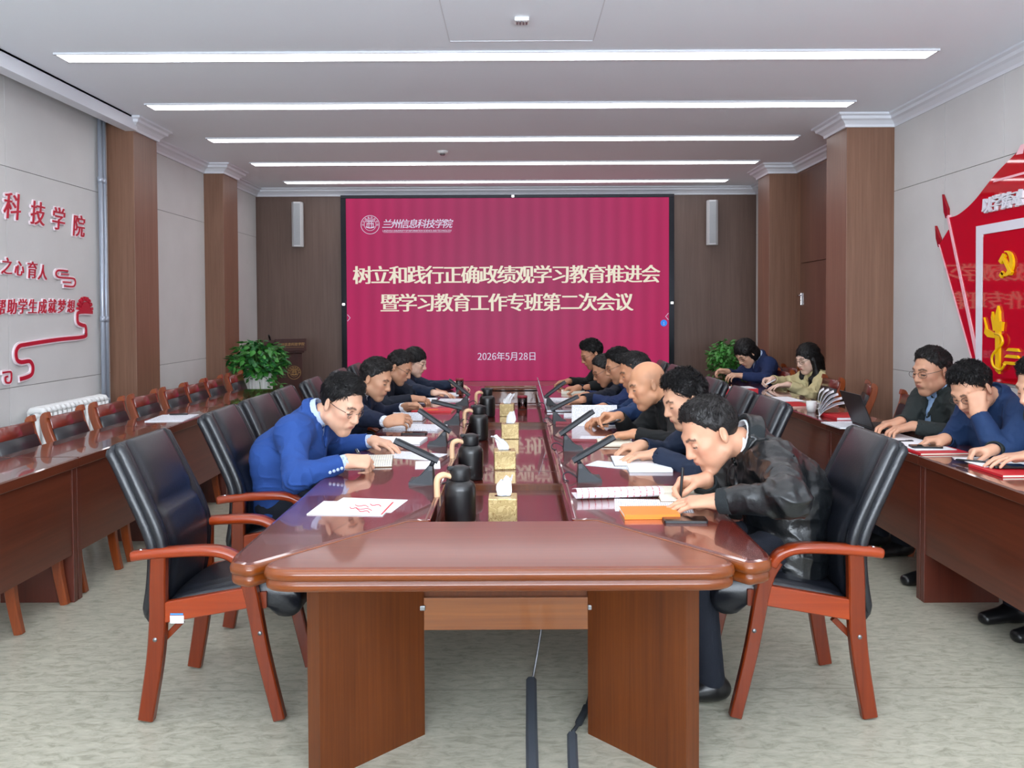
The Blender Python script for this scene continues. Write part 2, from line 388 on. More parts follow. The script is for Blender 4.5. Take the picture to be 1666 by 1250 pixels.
def text_mb(mb, body, size, M, depth=0.004, bold=0.0, heavy=0.0, shear=0.0, mi=0, xs=1.0, space=1.0):
    """lettering as solid mesh centred on the origin of M (x right, y up, z out)"""
    cu = bpy.data.curves.new('lettering', 'FONT'); cu.body = body
    if FONT: cu.font = FONT
    cu.size = size * FSC; cu.resolution_u = 3
    cu.align_x = 'CENTER'; cu.align_y = 'CENTER'; cu.extrude = depth / 2; cu.offset = bold; cu.shear = shear; cu.space_character = space
    o = bpy.data.objects.new('lettering', cu); COL.objects.link(o)
    dg = bpy.context.evaluated_depsgraph_get(); me = bpy.data.meshes.new_from_object(o.evaluated_get(dg))
    for dx in ([-heavy / 2, heavy / 2] if heavy else [0]):
        vs = [M @ Vector((v.co.x * xs + dx, v.co.y, v.co.z + depth / 2 + (0.0003 if dx > 0 else 0))) for v in me.vertices]
        mb.add(vs, [list(p.vertices) for p in me.polygons], mi)
    bpy.data.objects.remove(o); bpy.data.curves.remove(cu); bpy.data.meshes.remove(me)
def M_back(x, y, z):   # facing the camera (normal -y)
    return Matrix(((1, 0, 0, x), (0, 0, -1, y), (0, 1, 0, z), (0, 0, 0, 1)))
def M_left(x, y, z):   # on the left wall, normal +x, text runs towards +y
    return Matrix(((0, 0, 1, x), (1, 0, 0, y), (0, 1, 0, z), (0, 0, 0, 1)))
def M_right(x, y, z):  # on the right wall, normal -x, text runs towards -y
    return Matrix(((0, 0, -1, x), (-1, 0, 0, y), (0, 1, 0, z), (0, 0, 0, 1)))

# ---------------------------------------------------------------- room
XL, XR, YB, YF, ZC = -3.56, 3.31, 11.42, -2.1, 3.19
struct('floor', MB().bx(XL - 0.2, XR + 0.2, YF - 0.2, YB + 0.2, -0.1, 0), 'linoleum')
struct('ceiling', MB().bx(XL - 0.2, XR + 0.2, YF - 0.2, YB + 0.2, ZC, ZC + 0.1), 'ceiling_paint')
def panel_wall(name, x, sgn, bays):
    m = MB(); m.bx(x - sgn * 0.0, x - sgn * 0.15, YF - 0.1, YB + 0.1, 0, ZC, mi=1)
    g = 0.004
    for ys in bays:
        for a, b in zip(ys[:-1], ys[1:]):
            for z0, z1 in ((0.0, 0.975), (0.975, 2.525), (2.525, ZC)):
                m.box((x + sgn * 0.004, (a + b) / 2, (z0 + z1) / 2), (0.012, b - a - g, z1 - z0 - g), None, 0.0015)
    return struct(name, m, ['wall_fabric', 'groove'])
panel_wall('wall_left', XL, 1, [[-2.1, -0.5, 0.8, 2.1, 3.4, 4.6, 5.81, 7.27], [7.7, 9.52], [9.98, 11.4]])
panel_wall('wall_right', XR, -1, [[-2.1, -0.5, 0.8, 2.1, 3.4, 4.6, 5.63, 6.4, 7.27], [10.1, 11.4]])
struct('wall_back', MB().bx(XL, XR, YB, YB + 0.15, 0, ZC), 'laminate_back')
struct('wall_front', MB().bx(XL - 0.1, XR + 0.1, YF - 0.15, YF, 0, ZC), 'wall_fabric')
def pillar(x0, x1, y0, y1, nm):
    struct(nm, MB().bx(x0, x1, y0, y1, 0, ZC, 0.003), 'laminate')
pillar(XL - 0.05, -3.315, 7.25, 7.72, 'pillar_left_near'); pillar(XL - 0.05, -3.33, 9.5, 9.99, 'pillar_left_far')
pillar(2.885, XR + 0.05, 7.25, 7.72, 'pillar_right_near'); pillar(2.955, XR + 0.05, 9.68, 10.13, 'pillar_right_far')
# wood clad bay with the door between the right pillars
dm = MB(); dm.bx(XR - 0.03, XR, 7.72, 9.68, 0, ZC); struct('wall_right_bay', dm, 'laminate')
dr = MB(); dr.bx(XR - 0.055, XR - 0.02, 8.62, 9.50, 0.0, 2.02, 0.002); do_ = struct('door_1', dr, 'laminate_door')
MB().bx(XR - 0.055, XR - 0.02, 8.62, 9.50, 2.03, 3.05, 0.002).build('transom_panel', 'laminate_door', do_)
hm = MB(); hm.box((XR - 0.062, 9.44, 1.62), (0.02, 0.035, 0.14), None, 0.004); hm.tube([(XR - 0.06, 9.44, 1.66), (XR - 0.10, 9.44, 1.66), (XR - 0.10, 9.35, 1.66)], 0.008)
hm.build('door_handle', 'chrome', do_)
# cornices
def cornice(name, pts, inward):
    """pts: plan polyline along wall/pillar faces; inward: +1 if room lies to the right of travel"""
    prof = [(0.0, 0.0), (0.018, 0.0), (0.022, 0.022), (0.05, 0.05), (0.075, 0.062), (0.08, 0.085), (0.105, 0.095), (0.105, 0.11), (0.0, 0.11)]
    P = [Vector(p) for p in pts]; rs = []
    for i, p in enumerate(P):
        ns = []
        if i > 0: d = (p - P[i - 1]).normalized(); ns.append(Vector((d.y, -d.x)) * inward)
        if i < len(P) - 1: d = (P[i + 1] - p).normalized(); ns.append(Vector((d.y, -d.x)) * inward)
        n = ns[0] if len(ns) == 1 else (ns[0] + ns[1]) / max(0.3, 1 + ns[0].dot(ns[1]))
        rs.append([(p.x + n.x * a, p.y + n.y * a, ZC - 0.11 + b) for a, b in prof])
    m = MB(); m.rings(rs, True, 0, False); return struct(name, m, 'cornice')
cornice('trim_1', [(-3.385, -2.1), (-3.385, 7.25), (-3.315, 7.25), (-3.315, 7.72), (-3.55, 7.72), (-3.55, 9.5), (-3.33, 9.5), (-3.33, 9.99), (-3.55, 9.99), (-3.55, YB)], 1)
cornice('trim_2', [(XR, -2.1), (XR, 7.25), (2.885, 7.25), (2.885, 7.72), (XR - 0.03, 7.72), (XR - 0.03, 9.68), (2.955, 9.68), (2.955, 10.13), (XR, 10.13), (XR, YB)], -1)
cornice('trim_3', [(XL, YB), (XR, YB)], 1)
struct('trim_4', MB().bx(-3.385, -3.28, -2.1, 7.25, ZC - 0.112, ZC), 'cornice')
struct('baseboard_left', MB().bx(XL + 0.008, XL + 0.022, YF, 7.25, 0, 0.09), 'laminate')
struct('baseboard_right', MB().bx(XR - 0.022, XR - 0.008, YF, 7.25, 0, 0.09), 'laminate')

# ---------------------------------------------------------------- ceiling lights
lab = ['nearest strip light to the camera, widest of those in view on the white ceiling', 'second strip light back from the camera on the white ceiling',
       'middle strip light of the five in view on the ceiling', 'strip light on ceiling just behind the round smoke detector', 'strip light closest to the red display wall, shortest looking on the ceiling']
lamp0 = None
for i, y in enumerate([5.52, 6.84, 8.165, 9.49, 10.83, 4.20, 2.88, 1.56, 0.24]):
    t = thing('ceiling_strip_light', lab[i] if i < 5 else 'white strip light recessed in the ceiling above the camera', 'light', (-0.115, y, ZC), 0, 'strip lights across the ceiling')
    MB().bx(-2.865, 2.865, -0.078, 0.078, -0.012, -0.004).build('diffuser', 'lamp', t)
    f = MB()
    for s in (-1, 1): f.bx(-2.88, 2.88, s * 0.079, s * 0.092, -0.013, 0); f.bx(s * 2.866, s * 2.88, -0.09, 0.09, -0.013, 0)
    f.build('trim_ring', 'lamp_edge', t)
def detector(label, px, py):
    p = at(px, py, ZC); t = thing('smoke_detector', label, 'smoke detector', (p.x, p.y, ZC))
    MB().lathe([(0.0, -0.045), (0.022, -0.045), (0.03, -0.035), (0.032, -0.028)], 20).build('sensor_head', 'metal_grey', t)
    MB().lathe([(0.032, -0.028), (0.055, -0.022), (0.06, -0.006), (0.06, 0)], 24).build('housing', 'white_enamel', t)
detector('round white smoke detector on the ceiling between the middle strip lights', 720, 246)
p = at(849, 30, ZC)
t = thing('access_hatch', 'faint white square hatch in the ceiling at the top of the photo', 'hatch', (p.x, p.y - 0.05, ZC))
m = MB()
for s in (-1, 1): m.bx(-0.45, 0.45, s * 0.452, s * 0.446, -0.003, 0); m.bx(s * 0.452, s * 0.446, -0.45, 0.45, -0.003, 0)
m.build('hatch_frame', 'lamp_edge', t); 
s_ = thing('ceiling_sensor', 'small grey sensor on the ceiling in front of the nearest strip light', 'sensor', (p.x, p.y, ZC))
MB().box((0, 0, -0.012), (0.085, 0.075, 0.024), None, 0.006).build('sensor_body', 'white_enamel', s_)
mm = MB()
for k in range(4): mm.box((-0.027 + 0.018 * k, 0, -0.026), (0.008, 0.05, 0.006))
mm.build('sensor_grille', 'metal_grey', s_)

# ---------------------------------------------------------------- display wall
D = thing('led_display', 'large crimson display wall showing the meeting title in cream characters', 'screen', (0, 0, 0))
yb = YB
m = MB()
X0, X1, Z0, Z1 = -2.30, 2.09, 0.545, 3.035
for a in ((X0 - 0.07, X1 + 0.07, Z1, Z1 + 0.045), (X0 - 0.07, X1 + 0.07, Z0 - 0.05, Z0), (X0 - 0.07, X0, Z0, Z1), (X1, X1 + 0.07, Z0, Z1)):
    m.bx(a[0], a[1], yb - 0.12, yb, a[2], a[3], 0.003)
m.build('bezel', 'alu_dark', D)
MB().bx(X0 - 0.07, X1 + 0.07, yb - 0.14, yb, Z0 - 0.10, Z0 - 0.05, 0.003).build('bottom_rail', 'metal_grey', D)
MB().bx(X0, X1, yb - 0.105, yb - 0.01, Z0, Z1).build('display_panel', 'display_red', D)
yt = yb - 0.106
m = MB(); text_mb(m, '树立和践行正确政绩观学习教育推进会', 0.258, M_back(-0.12, yt, 2.012), 0.004, 0.0, 0.016, space=0.95); 
m.build('headline_text', 'screen_text', D)
m = MB(); text_mb(m, '暨学习教育工作专班第二次会议', 0.258, M_back(-0.12, yt, 1.633), 0.004, 0.0, 0.016, space=0.95); m.build('subheading_text', 'screen_text', D)
m = MB(); text_mb(m, '2026年5月28日', 0.125, M_back(-0.12, yt, 0.889), 0.004, 0.0, 0.002, xs=0.92); m.build('date_text', 'screen_white', D)
m = MB(); text_mb(m, '兰州信息科技学院', 0.128, M_back(-1.335, yt, 2.70), 0.004, 0.0, 0.004, shear=0.22, space=0.93)
text_mb(m, 'LANZHOU UNIVERSITY OF INFORMATION SCIENCE AND TECHNOLOGY', 0.0335, M_back(-1.335, yt, 2.598), 0.004, 0.0, 0, space=0.94); m.bx(-1.79, -0.88, yt - 0.003, yt, 2.572, 2.575)
m.build('institute_text', 'screen_white', D)
def ring_mb(m, M, r0, r1, depth, n=40, mi=0):
    vs = []; 
    for rr in (r0, r1):
        for z in (0, depth): vs += [M @ Vector((rr * math.cos(2 * PI * k / n), rr * math.sin(2 * PI * k / n), z)) for k in range(n)]
    fs = []
    for k in range(n):
        l = (k + 1) % n; fs += [[n + k, n + l, 3 * n + l, 3 * n + k], [2 * n + k, 2 * n + l, 3 * n + l, 3 * n + k][::1], [k, l, n + l, n + k], [k, l, 2 * n + l, 2 * n + k]]
    m.add(vs, fs, mi)
def seal_mb(m, M, R, depth=0.003, mi=0):
    ring_mb(m, M, R * 0.95, R, depth, mi=mi); ring_mb(m, M, R * 0.60, R * 0.64, depth, mi=mi)
    for i, ch in enumerate('兰州信息科技学院'):
        a = PI - PI * i / 7 + 0.0
        text_mb(m, ch, R * 0.25, M @ Matrix.Translation((R * 0.79 * math.cos(a), R * 0.79 * math.sin(a), 0)) @ Matrix.Rotation(a - PI / 2, 4, 'Z'), depth, mi=mi)
    # open book and gate motif in the middle
    for s in (-1, 1):
        m.prism([(0.02 * s * R, -0.40 * R), (0.45 * s * R, -0.30 * R), (0.45 * s * R, -0.16 * R), (0.02 * s * R, -0.26 * R)], 0, depth, M, mi)
        m.prism([(0.10 * s * R, -0.20 * R), (0.17 * s * R, -0.18 * R), (0.17 * s * R, 0.30 * R), (0.10 * s * R, 0.30 * R)], 0, depth, M, mi)
        m.prism([(0.30 * s * R, -0.14 * R), (0.37 * s * R, -0.12 * R), (0.37 * s * R, 0.20 * R), (0.30 * s * R, 0.20 * R)], 0, depth, M, mi)
    for z, hw in ((0.30, 0.42), (0.42, 0.3), (0.08, 0.34)):
        m.prism([(-hw * R, z * R), (hw * R, z * R), (hw * R, (z + 0.07) * R), (-hw * R, (z + 0.07) * R)], 0, depth, M, mi)
m = MB(); seal_mb(m, M_back(-1.972, yt, 2.68), 0.128); m.build('emblem', 'screen_white', D)
m = MB()
for x, s in ((X0 + 0.025, 1), (X1 - 0.025, -1)):
    m.tube([(x - 0.018 * s, yt - 0.002, 1.46), (x + 0.02 * s, yt - 0.002, 1.415), (x - 0.018 * s, yt - 0.002, 1.37)], 0.004, 6)
m.build('page_arrow', 'screen_white', D)
m = MB(); ring_mb(m, M_back(2.02, yt, 1.325), 0.0, 0.045, 0.003); m.build('page_button', 'screen_blue', D)
m = MB(); text_mb(m, '1', 0.05, M_back(2.02, yt - 0.003, 1.325), 0.003); m.build('page_number', 'screen_white', D)
m = MB(); m.prism(round_poly([(-0.06, -0.07), (0.06, -0.07), (0.06, 0.07), (-0.06, 0.07)], 0.02), 0, 0.003, M_back(-2.17, yt, 0.645)); m.build('back_button', 'screen_pink', D)
m = MB(); m.tube([(-2.15, yt - 0.005, 0.68), (-2.19, yt - 0.005, 0.645), (-2.15, yt - 0.005, 0.61)], 0.004, 6); m.build('back_arrow', 'screen_white', D)
for x, z in ((-0.03, Z1 + 0.022), (-0.03, Z0 - 0.025), (X0 - 0.04, 1.6), (X1 + 0.04, 1.6)):
    MB().box((x, yb - 0.125, z), (0.035, 0.012, 0.03), None, 0.004).build('indicator_light', 'spot_led', D)

# ---------------------------------------------------------------- wall speakers
def speaker(label, x, tilt):
    t = thing('wall_speaker', label, 'speaker', (x, YB - 0.16, 2.68), tilt, 'column speakers beside the display')
    m = MB(); m.prism(round_poly([(-0.075, 0.075), (-0.075, -0.02), (-0.045, -0.075), (0.045, -0.075), (0.075, -0.02), (0.075, 0.075)], 0.012), -0.3, 0.3); m.build('cabinet', 'speaker_white', t)
    MB().bx(-0.042, 0.042, -0.079, -0.0745, -0.28, 0.28, 0.001).build('grille', 'speaker_mesh', t)
    m = MB(); m.box((0, 0.11, 0.12), (0.05, 0.09, 0.03)); m.box((0, 0.11, -0.12), (0.05, 0.09, 0.03)); m.build('bracket', 'metal_grey', t)
speaker('slim white column speaker on the brown wall, nearest the lectern', -2.945, rad(8)); speaker('slim white column speaker on the brown wall, above the green ferny plant', 2.665, rad(-8))

# ---------------------------------------------------------------- left wall lettering
def wall_chars(label, chars, mats=('letter_red', 'letter_edge')):
    t = thing('wall_lettering', label, 'lettering')
    for ch, y, z, sz in chars:
        m = MB(); M = M_left(XL + 0.012, y, z)
        sz *= 0.92
        for k in range(6): text_mb(m, ch, sz, M @ Matrix.Translation((0.055 * sz * math.cos(k * PI / 3), 0.055 * sz * math.sin(k * PI / 3), 0.0002 * k)), 0.012, 0, 0, 0.14, 1)
        text_mb(m, ch, sz, M @ Matrix.Translation((0, 0, 0.0135)), 0.004, 0, 0.03 * sz, 0.14, 0)
        m.build('character', list(mats), t)
wall_chars('large red brush characters, top line of lettering on the left wall', [('科', 5.845, 2.265, 0.215), ('技', 6.155, 2.25, 0.20), ('学', 6.435, 2.24, 0.20), ('院', 6.73, 2.215, 0.20), ('息', 5.55, 2.27, 0.215)])
wall_chars('short red line of characters in the middle of the left wall', [('之', 5.77, 1.835, 0.135), ('心', 5.915, 1.826, 0.125), ('育', 6.07, 1.823, 0.14), ('人', 6.205, 1.812, 0.13)])
wall_chars('long red sentence, lowest line of lettering on the left wall', [('助', 5.82, 1.553, 0.122), ('学', 5.945, 1.555, 0.122), ('生', 6.07, 1.555, 0.122), ('成', 6.195, 1.557, 0.122), ('就', 6.325, 1.56, 0.122), ('梦', 6.458, 1.56, 0.122), ('想', 6.592, 1.56, 0.122), ('帮', 5.69, 1.55, 0.122)])
def ribbon(m, pts, wdt, x0, dep, mi):
    P = [Vector(p) for p in pts]
    L = []; R = []
    for i, p in enumerate(P):
        t = (P[min(i + 1, len(P) - 1)] - P[max(i - 1, 0)]).normalized(); n = Vector((-t.y, t.x)) * wdt / 2; L.append(p + n); R.append(p - n)
    n = len(P); vs = [(x0, p.x, p.y) for p in L] + [(x0, p.x, p.y) for p in R] + [(x0 + dep, p.x, p.y) for p in L] + [(x0 + dep, p.x, p.y) for p in R]
    fs = []
    for i in range(n - 1):
        fs += [[2 * n + i, 2 * n + i + 1, 3 * n + i + 1, 3 * n + i], [i, i + 1, 2 * n + i + 1, 2 * n + i], [n + i, n + i + 1, 3 * n + i + 1, 3 * n + i]]
    fs += [[0, n, 3 * n, 2 * n], [n - 1, 2 * n - 1, 4 * n - 1, 3 * n - 1]]
    m.add(vs, fs, mi)
def ribbon_obj(name, pts, wdt, parent, x=XL):
    m = MB(); pp = [tuple(p)[:2] for p in smooth_pts([(a, b, 0) for a, b in pts], 5)]
    ribbon(m, pp, wdt + 0.022, x + 0.012, 0.014, 1); ribbon(m, pp, wdt, x + 0.0262, 0.005, 0); return m.build(name, ['letter_red', 'letter_edge'], parent)
t = thing('wall_ornament', 'red winding cloud ribbon ending in a rayed half sun on the left wall', 'wall decoration')
ribbon_obj('ribbon', [(6.93, 1.505), (6.72, 1.505), (6.69, 1.47), (6.70, 1.42), (6.76, 1.40), (6.81, 1.39), (6.82, 1.34), (6.78, 1.305), (6.4, 1.295), (6.0, 1.275), (5.90, 1.265), (5.86, 1.225), (5.87, 1.17), (5.92, 1.15), (6.02, 1.15), (6.06, 1.11), (6.05, 1.06), (6.0, 1.04), (5.9, 1.03)], 0.028, t)
m = MB(); m.prism([(0.075 * math.cos(PI * k / 16), 0.075 * math.sin(PI * k / 16)) for k in range(17)], 0, 0.02, M_left(XL + 0.012, 6.82, 1.515))
for k in range(9):
    a = PI * (k + 0.5) / 9; c, s = math.cos(a), math.sin(a); q = 0.011
    m.prism([(0.085 * c + q * s, 0.085 * s - q * c), (0.118 * c + q * s, 0.118 * s - q * c), (0.118 * c - q * s, 0.118 * s + q * c), (0.085 * c - q * s, 0.085 * s + q * c)], 0, 0.02, M_left(XL + 0.012, 6.82, 1.515))
m.build('sun', 'letter_red', t)
t = thing('wall_ornament', 'small red outlined cloud after the middle line of characters on left wall', 'wall decoration')
ribbon_obj('cloud_line', [(6.56, 1.83), (6.43, 1.83), (6.39, 1.81), (6.40, 1.785), (6.45, 1.775), (6.63, 1.775), (6.665, 1.755), (6.66, 1.725), (6.62, 1.71), (6.50, 1.712)], 0.013, t)
ribbon_obj('cloud_line', [(6.57, 1.805), (6.46, 1.803)], 0.010, t); ribbon_obj('cloud_line', [(6.60, 1.742), (6.48, 1.742)], 0.010, t)
t = thing('wall_ornament', 'little red square scroll at the left picture edge below the winding ribbon', 'wall decoration')
ribbon_obj('scroll_line', [(5.70, 1.09), (5.79, 1.09), (5.80, 1.06), (5.79, 1.02), (5.74, 1.02), (5.73, 1.055), (5.76, 1.06)], 0.012, t)

# ---------------------------------------------------------------- radiator and pipes
t = thing('radiator', 'white column radiator on the left wall behind the wooden chairs', 'radiator')
m = MB()
for k in range(15):
    y = 5.955 + k * 0.064
    for dx in (0.0, 0.055, 0.11):
        m.tube([(XL + 0.06 + dx, y, 0.20), (XL + 0.06 + dx, y, 0.775)], 0.017, 8)
    m.tube([(XL + 0.06, y, 0.775), (XL + 0.075, y, 0.80), (XL + 0.115, y, 0.805), (XL + 0.155, y, 0.80), (XL + 0.17, y, 0.775)], 0.024, 8)
    m.tube([(XL + 0.06, y, 0.20), (XL + 0.115, y, 0.175), (XL + 0.17, y, 0.20)], 0.024, 8)
m.build('column_bank', 'white_enamel', t)
m = MB()
m.tube([(XL + 0.115, 5.90, 0.76), (XL + 0.115, 6.93, 0.76)], 0.021, 10); m.tube([(XL + 0.115, 5.90, 0.22), (XL + 0.115, 6.93, 0.22)], 0.021, 10); m.build('header_tube', 'white_enamel', t)
MB().lathe([(0.0, 0), (0.02, 0), (0.02, 0.012), (0.0, 0.014)], 12).build('end_plug', 'metal_grey', t).matrix_local = Matrix.Translation((XL + 0.115, 5.90, 0.76)) @ Matrix.Rotation(PI / 2, 4, 'X')
m = MB()
for y in (6.1, 6.7): m.box((XL + 0.037, y, 0.5), (0.05, 0.03, 0.04)); m.box((XL + 0.1, y, 0.09), (0.05, 0.05, 0.18))
m.build('bracket', 'white_enamel', t)
t = thing('heating_pipe', 'pair of grey heating pipes running up the left wall by the pillar', 'pipe')
for y in (7.055, 7.115):
    m = MB(); m.tube([(XL + 0.05, y, 0.02), (XL + 0.05, y, ZC - 0.01)], 0.019, 12); pz = m.build('riser', 'pipe_paint', t)
    m = MB()
    for z in (1.42, 0.72, 2.6): m.tube([(XL + 0.05, y, z), (XL + 0.05, y, z + 0.05)], 0.024, 12)
    m.build('coupling', 'pipe_paint', pz)
m = MB(); m.tube([(XL + 0.05, 7.02, 0.75), (XL + 0.09, 6.99, 0.757), (XL + 0.115, 6.94, 0.76)], 0.014, 8); m.build('branch_pipe', 'metal_grey', t)

# ---------------------------------------------------------------- red wall display on the right wall
t = thing('wall_display', 'red flag-shaped propaganda board with yellow emblem on the right wall', 'wall display')
xw = XR - 0.012
def yz(m, pts, dep, off=0.0, mi=0):
    m.prism([(-y, z) for y, z in pts], 0, dep, Matrix(((0, 0, -1, xw - off), (-1, 0, 0, 0), (0, 1, 0, 0), (0, 0, 0, 1))), mi)
m = MB()
curve = [tuple(p)[:2] for p in smooth_pts([(6.29, 2.19, 0), (6.15, 2.2, 0), (5.95, 2.27, 0), (5.72, 2.4, 0), (5.52, 2.49, 0), (5.3, 2.56, 0), (5.0, 2.52, 0), (4.6, 2.36, 0), (4.1, 2.32, 0), (3.8, 2.38, 0)], 6)]
yz(m, curve + [(3.8, 1.0), (5.86, 1.0), (5.90, 1.16)], 0.02); flag = m.build('large_flag', 'acrylic_red', t)
m = MB(); yz(m, [(6.43, 2.0), (6.30, 2.1), (6.29, 2.08), (5.90, 1.28), (5.90, 1.14), (5.96, 1.14)], 0.018); m.build('small_flag', 'acrylic_red', t)
m = MB(); yz(m, [(6.395, 2.38), (6.315, 2.26), (6.315, 2.19), (6.34, 2.19), (6.37, 2.24)], 0.02); yz(m, [(6.50, 2.15), (6.43, 2.05), (6.425, 1.98), (6.45, 1.98), (6.485, 2.05)], 0.02); m.build('spear_tip', 'acrylic_dark_red', t)
m = MB(); yz(m, [(6.315, 2.20), (6.295, 2.21), (5.88, 1.20), (5.90, 1.15)], 0.026); yz(m, [(6.44, 2.0), (6.428, 2.0), (5.955, 1.14), (5.97, 1.14)], 0.022)
yz(m, [(5.69, 2.38), (5.71, 2.365), (4.0, 2.365), (4.0, 2.38)], 0.024)
yz(m, [(5.45, 2.505), (5.40, 2.56), (5.36, 2.56), (5.38, 2.50)], 0.024)
m.build('pole', 'acrylic_pink', t)
m = MB(); yz(m, [(5.905, 2.085), (4.0, 2.085), (4.0, 2.02), (5.825, 2.02), (5.825, 1.0), (5.895, 1.0)], 0.028); m.build('white_border', 'acrylic_white', t)
m = MB(); yz(m, [(5.815, 2.005), (4.0, 2.005), (4.0, 1.035), (5.815, 1.035)], 0.026); m.build('inner_panel', 'acrylic_red', t)
m = MB()
for ch, y in (('以', 5.765), ('学', 5.655), ('铸', 5.535), ('魂', 5.41)):
    m = MB(); text_mb(m, ch, 0.115, M_right(xw - 0.0205, y, 2.225), 0.02, 0, 0.012, 0.1); m.build('slogan_character', 'acrylic_white', t)
m = MB()   # hammer and sickle
def arc(cx, cy, r, a0, a1, w0, n=14):
    o = []; i_ = []
    for k in range(n + 1):
        a = rad(a0 + (a1 - a0) * k / n); ww = w0 * math.sin(PI * min(0.94, max(0.12, k / n)))
        o.append((cx + r * math.cos(a), cy + r * math.sin(a))); i_.append((cx + (r - ww) * math.cos(a), cy + (r - ww) * math.sin(a)))
    return o + i_[::-1]
Me = M_right(xw - 0.0265, 5.525, 1.80)
m.prism(arc(0, 0, 0.085, -130, 100, 0.042), 0, 0.015, Me)
m.prism([(-0.075, -0.075), (-0.05, -0.095), (-0.02, -0.066), (-0.042, -0.046)], 0, 0.015, Me)
m.prism([(-0.078, 0.02), (-0.03, 0.07), (-0.005, 0.05), (-0.05, 0.0)], 0, 0.017, Me)
m.prism([(-0.035, 0.03), (-0.018, 0.045), (0.075, -0.06), (0.055, -0.08)], 0, 0.018, Me); m.build('party_emblem', 'acrylic_yellow', t)
m = MB(); Mh = M_right(xw - 0.0265, 5.61, 1.08)   # ornamental column
m.prism([(-0.02, 0), (0.02, -0.02), (0.026, 0.27), (-0.026, 0.27)], 0, 0.015, Mh)
m.prism([(-0.05, 0.27), (0.05, 0.27), (0.06, 0.33), (0.025, 0.335), (0.02, 0.40), (0.0, 0.44), (-0.02, 0.39), (-0.03, 0.335), (-0.065, 0.40), (-0.075, 0.36), (-0.06, 0.31)], 0, 0.016, Mh)
m.prism([(-0.03, 0.25), (-0.13, 0.28), (-0.17, 0.36), (-0.15, 0.30), (-0.16, 0.25), (-0.12, 0.225), (-0.03, 0.22)], 0, 0.014, Mh)
cur = smooth_pts([(-0.03, 0.25, 0.01), (0.05, 0.24, 0.02), (0.07, 0.19, 0.02), (0.0, 0.14, 0.02), (-0.05, 0.09, 0.02), (-0.03, 0.03, 0.02), (0.05, 0.01, 0.02), (0.1, 0.05, 0.02)], 5)
m.tube([Mh @ p for p in cur], 0.009, 6)
for k in range(3): m.prism([(0.06 + 0.02 * k, 0.05 + 0.045 * k), (0.24, 0.05 + 0.045 * k), (0.22, 0.07 + 0.045 * k), (0.085 + 0.02 * k, 0.07 + 0.045 * k)], 0, 0.014, Mh)
m.build('ornamental_column', 'acrylic_yellow', t)
# ---------------------------------------------------------------- conference table
TZ, TRZ = 0.75, 0.635
YN, YFAR = 2.40, 8.75
XO0, XO1, XI0, XI1 = -0.875, 0.778, -0.315, 0.205
T = thing('conference_table', 'long glossy red-brown conference table with a sunken middle strip', 'table', (-0.05, 5.5, 0))
TL = Vector((-0.05, 5.5, 0))
def tpart(name, mb, mats):
    o = mb.build(name, mats, T); o.matrix_local = Matrix.Translation(-TL); return o
edge = [(0.012, TZ - 0.072), (0.003, TZ - 0.066), (0.0, TZ - 0.058), (0.0, TZ - 0.044), (0.006, TZ - 0.040), (0.006, TZ - 0.038), (-0.004, TZ - 0.034), (-0.006, TZ - 0.022), (-0.003, TZ - 0.010), (0.004, TZ - 0.003), (0.016, TZ)]
def end_piece(y0, y1, s):
    poly = round_poly([(-0.815, y0), (0.712, y0), (0.29, y1), (-0.39, y1)], [0.09, 0.09, 0.02, 0.02], 8)
    m = MB(); slab(m, poly, edge, 0, 1); return m
m = end_piece(YN, 2.955, 1)
# raised pad line on the end piece
tpart('end_top', m, ['table_edge', 'table_end'])
tpart('end_top', end_piece(YFAR + 0.1, YFAR - 0.455, -1), ['table_edge', 'table_end'])
for sgn, xo, xi in ((-1, XO0, XI0), (1, XO1, XI1)):
    xc = -0.39 if sgn < 0 else 0.29; xe = -0.815 if sgn < 0 else 0.712
    d = Vector((xe - xc, YN - 2.955)).normalized()
    a = Vector((xe, YN)) + Vector((0, 0.012)); c = Vector((xc, 2.955)) + Vector((0, 0.008))
    poly = [(xo, 2.56), (xo - sgn * 0.015, 2.475), (a.x - d.x * 0.035, a.y - d.y * 0.035), (c.x, c.y), (xi, c.y), (xi, YFAR - 0.46), (c.x, YFAR - 0.46), (a.x, YFAR + 0.05), (xo, YFAR - 0.05)]
    poly = round_poly(poly, [0.15, 0.05, 0.03, 0, 0, 0, 0, 0.05, 0.15], 6)
    m = MB(); slab(m, poly, edge, 0, 1); tpart('side_top', m, ['table_edge', 'table_top'])
    m = MB(); m.bx(xi + sgn * 0.02 - 0.008, xi + sgn * 0.02 + 0.008, 2.95, YFAR - 0.45, TRZ - 0.03, TZ - 0.045); tpart('trough_wall', m, 'table_edge')
    m = MB(); m.bx(xi + sgn * 0.002 - 0.008, xi + sgn * 0.002 + 0.008, 2.97, YFAR - 0.47, TZ - 0.055, TZ + 0.002, 0.004); tpart('edge_rail', m, 'table_top')
    for k in range(4):
        pass
ys = [2.9, 4.45, 6.02, 7.3, YFAR - 0.42]
for a, b in zip(ys[:-1], ys[1:]):
    tpart('trough_panel', MB().bx(XI0 - 0.012, XI1 + 0.012, a + 0.004, b - 0.004, TRZ - 0.03, TRZ, 0.004), 'table_top')
tpart('trough_end', MB().bx(XI0, XI1, 2.93, 2.955, TRZ - 0.03, TZ - 0.05), 'table_edge')
tpart('trough_end', MB().bx(XI0, XI1, YFAR - 0.455, YFAR - 0.43, TRZ - 0.03, TZ - 0.002), 'table_edge')
def slab_leg(p, q, th, z1=TZ - 0.07):
    p, q = Vector(p), Vector(q); d = (q - p).normalized(); n = Vector((-d.y, d.x)) * th
    m = MB(); m.prism([p, q, q + n, p + n], 0, z1); return m
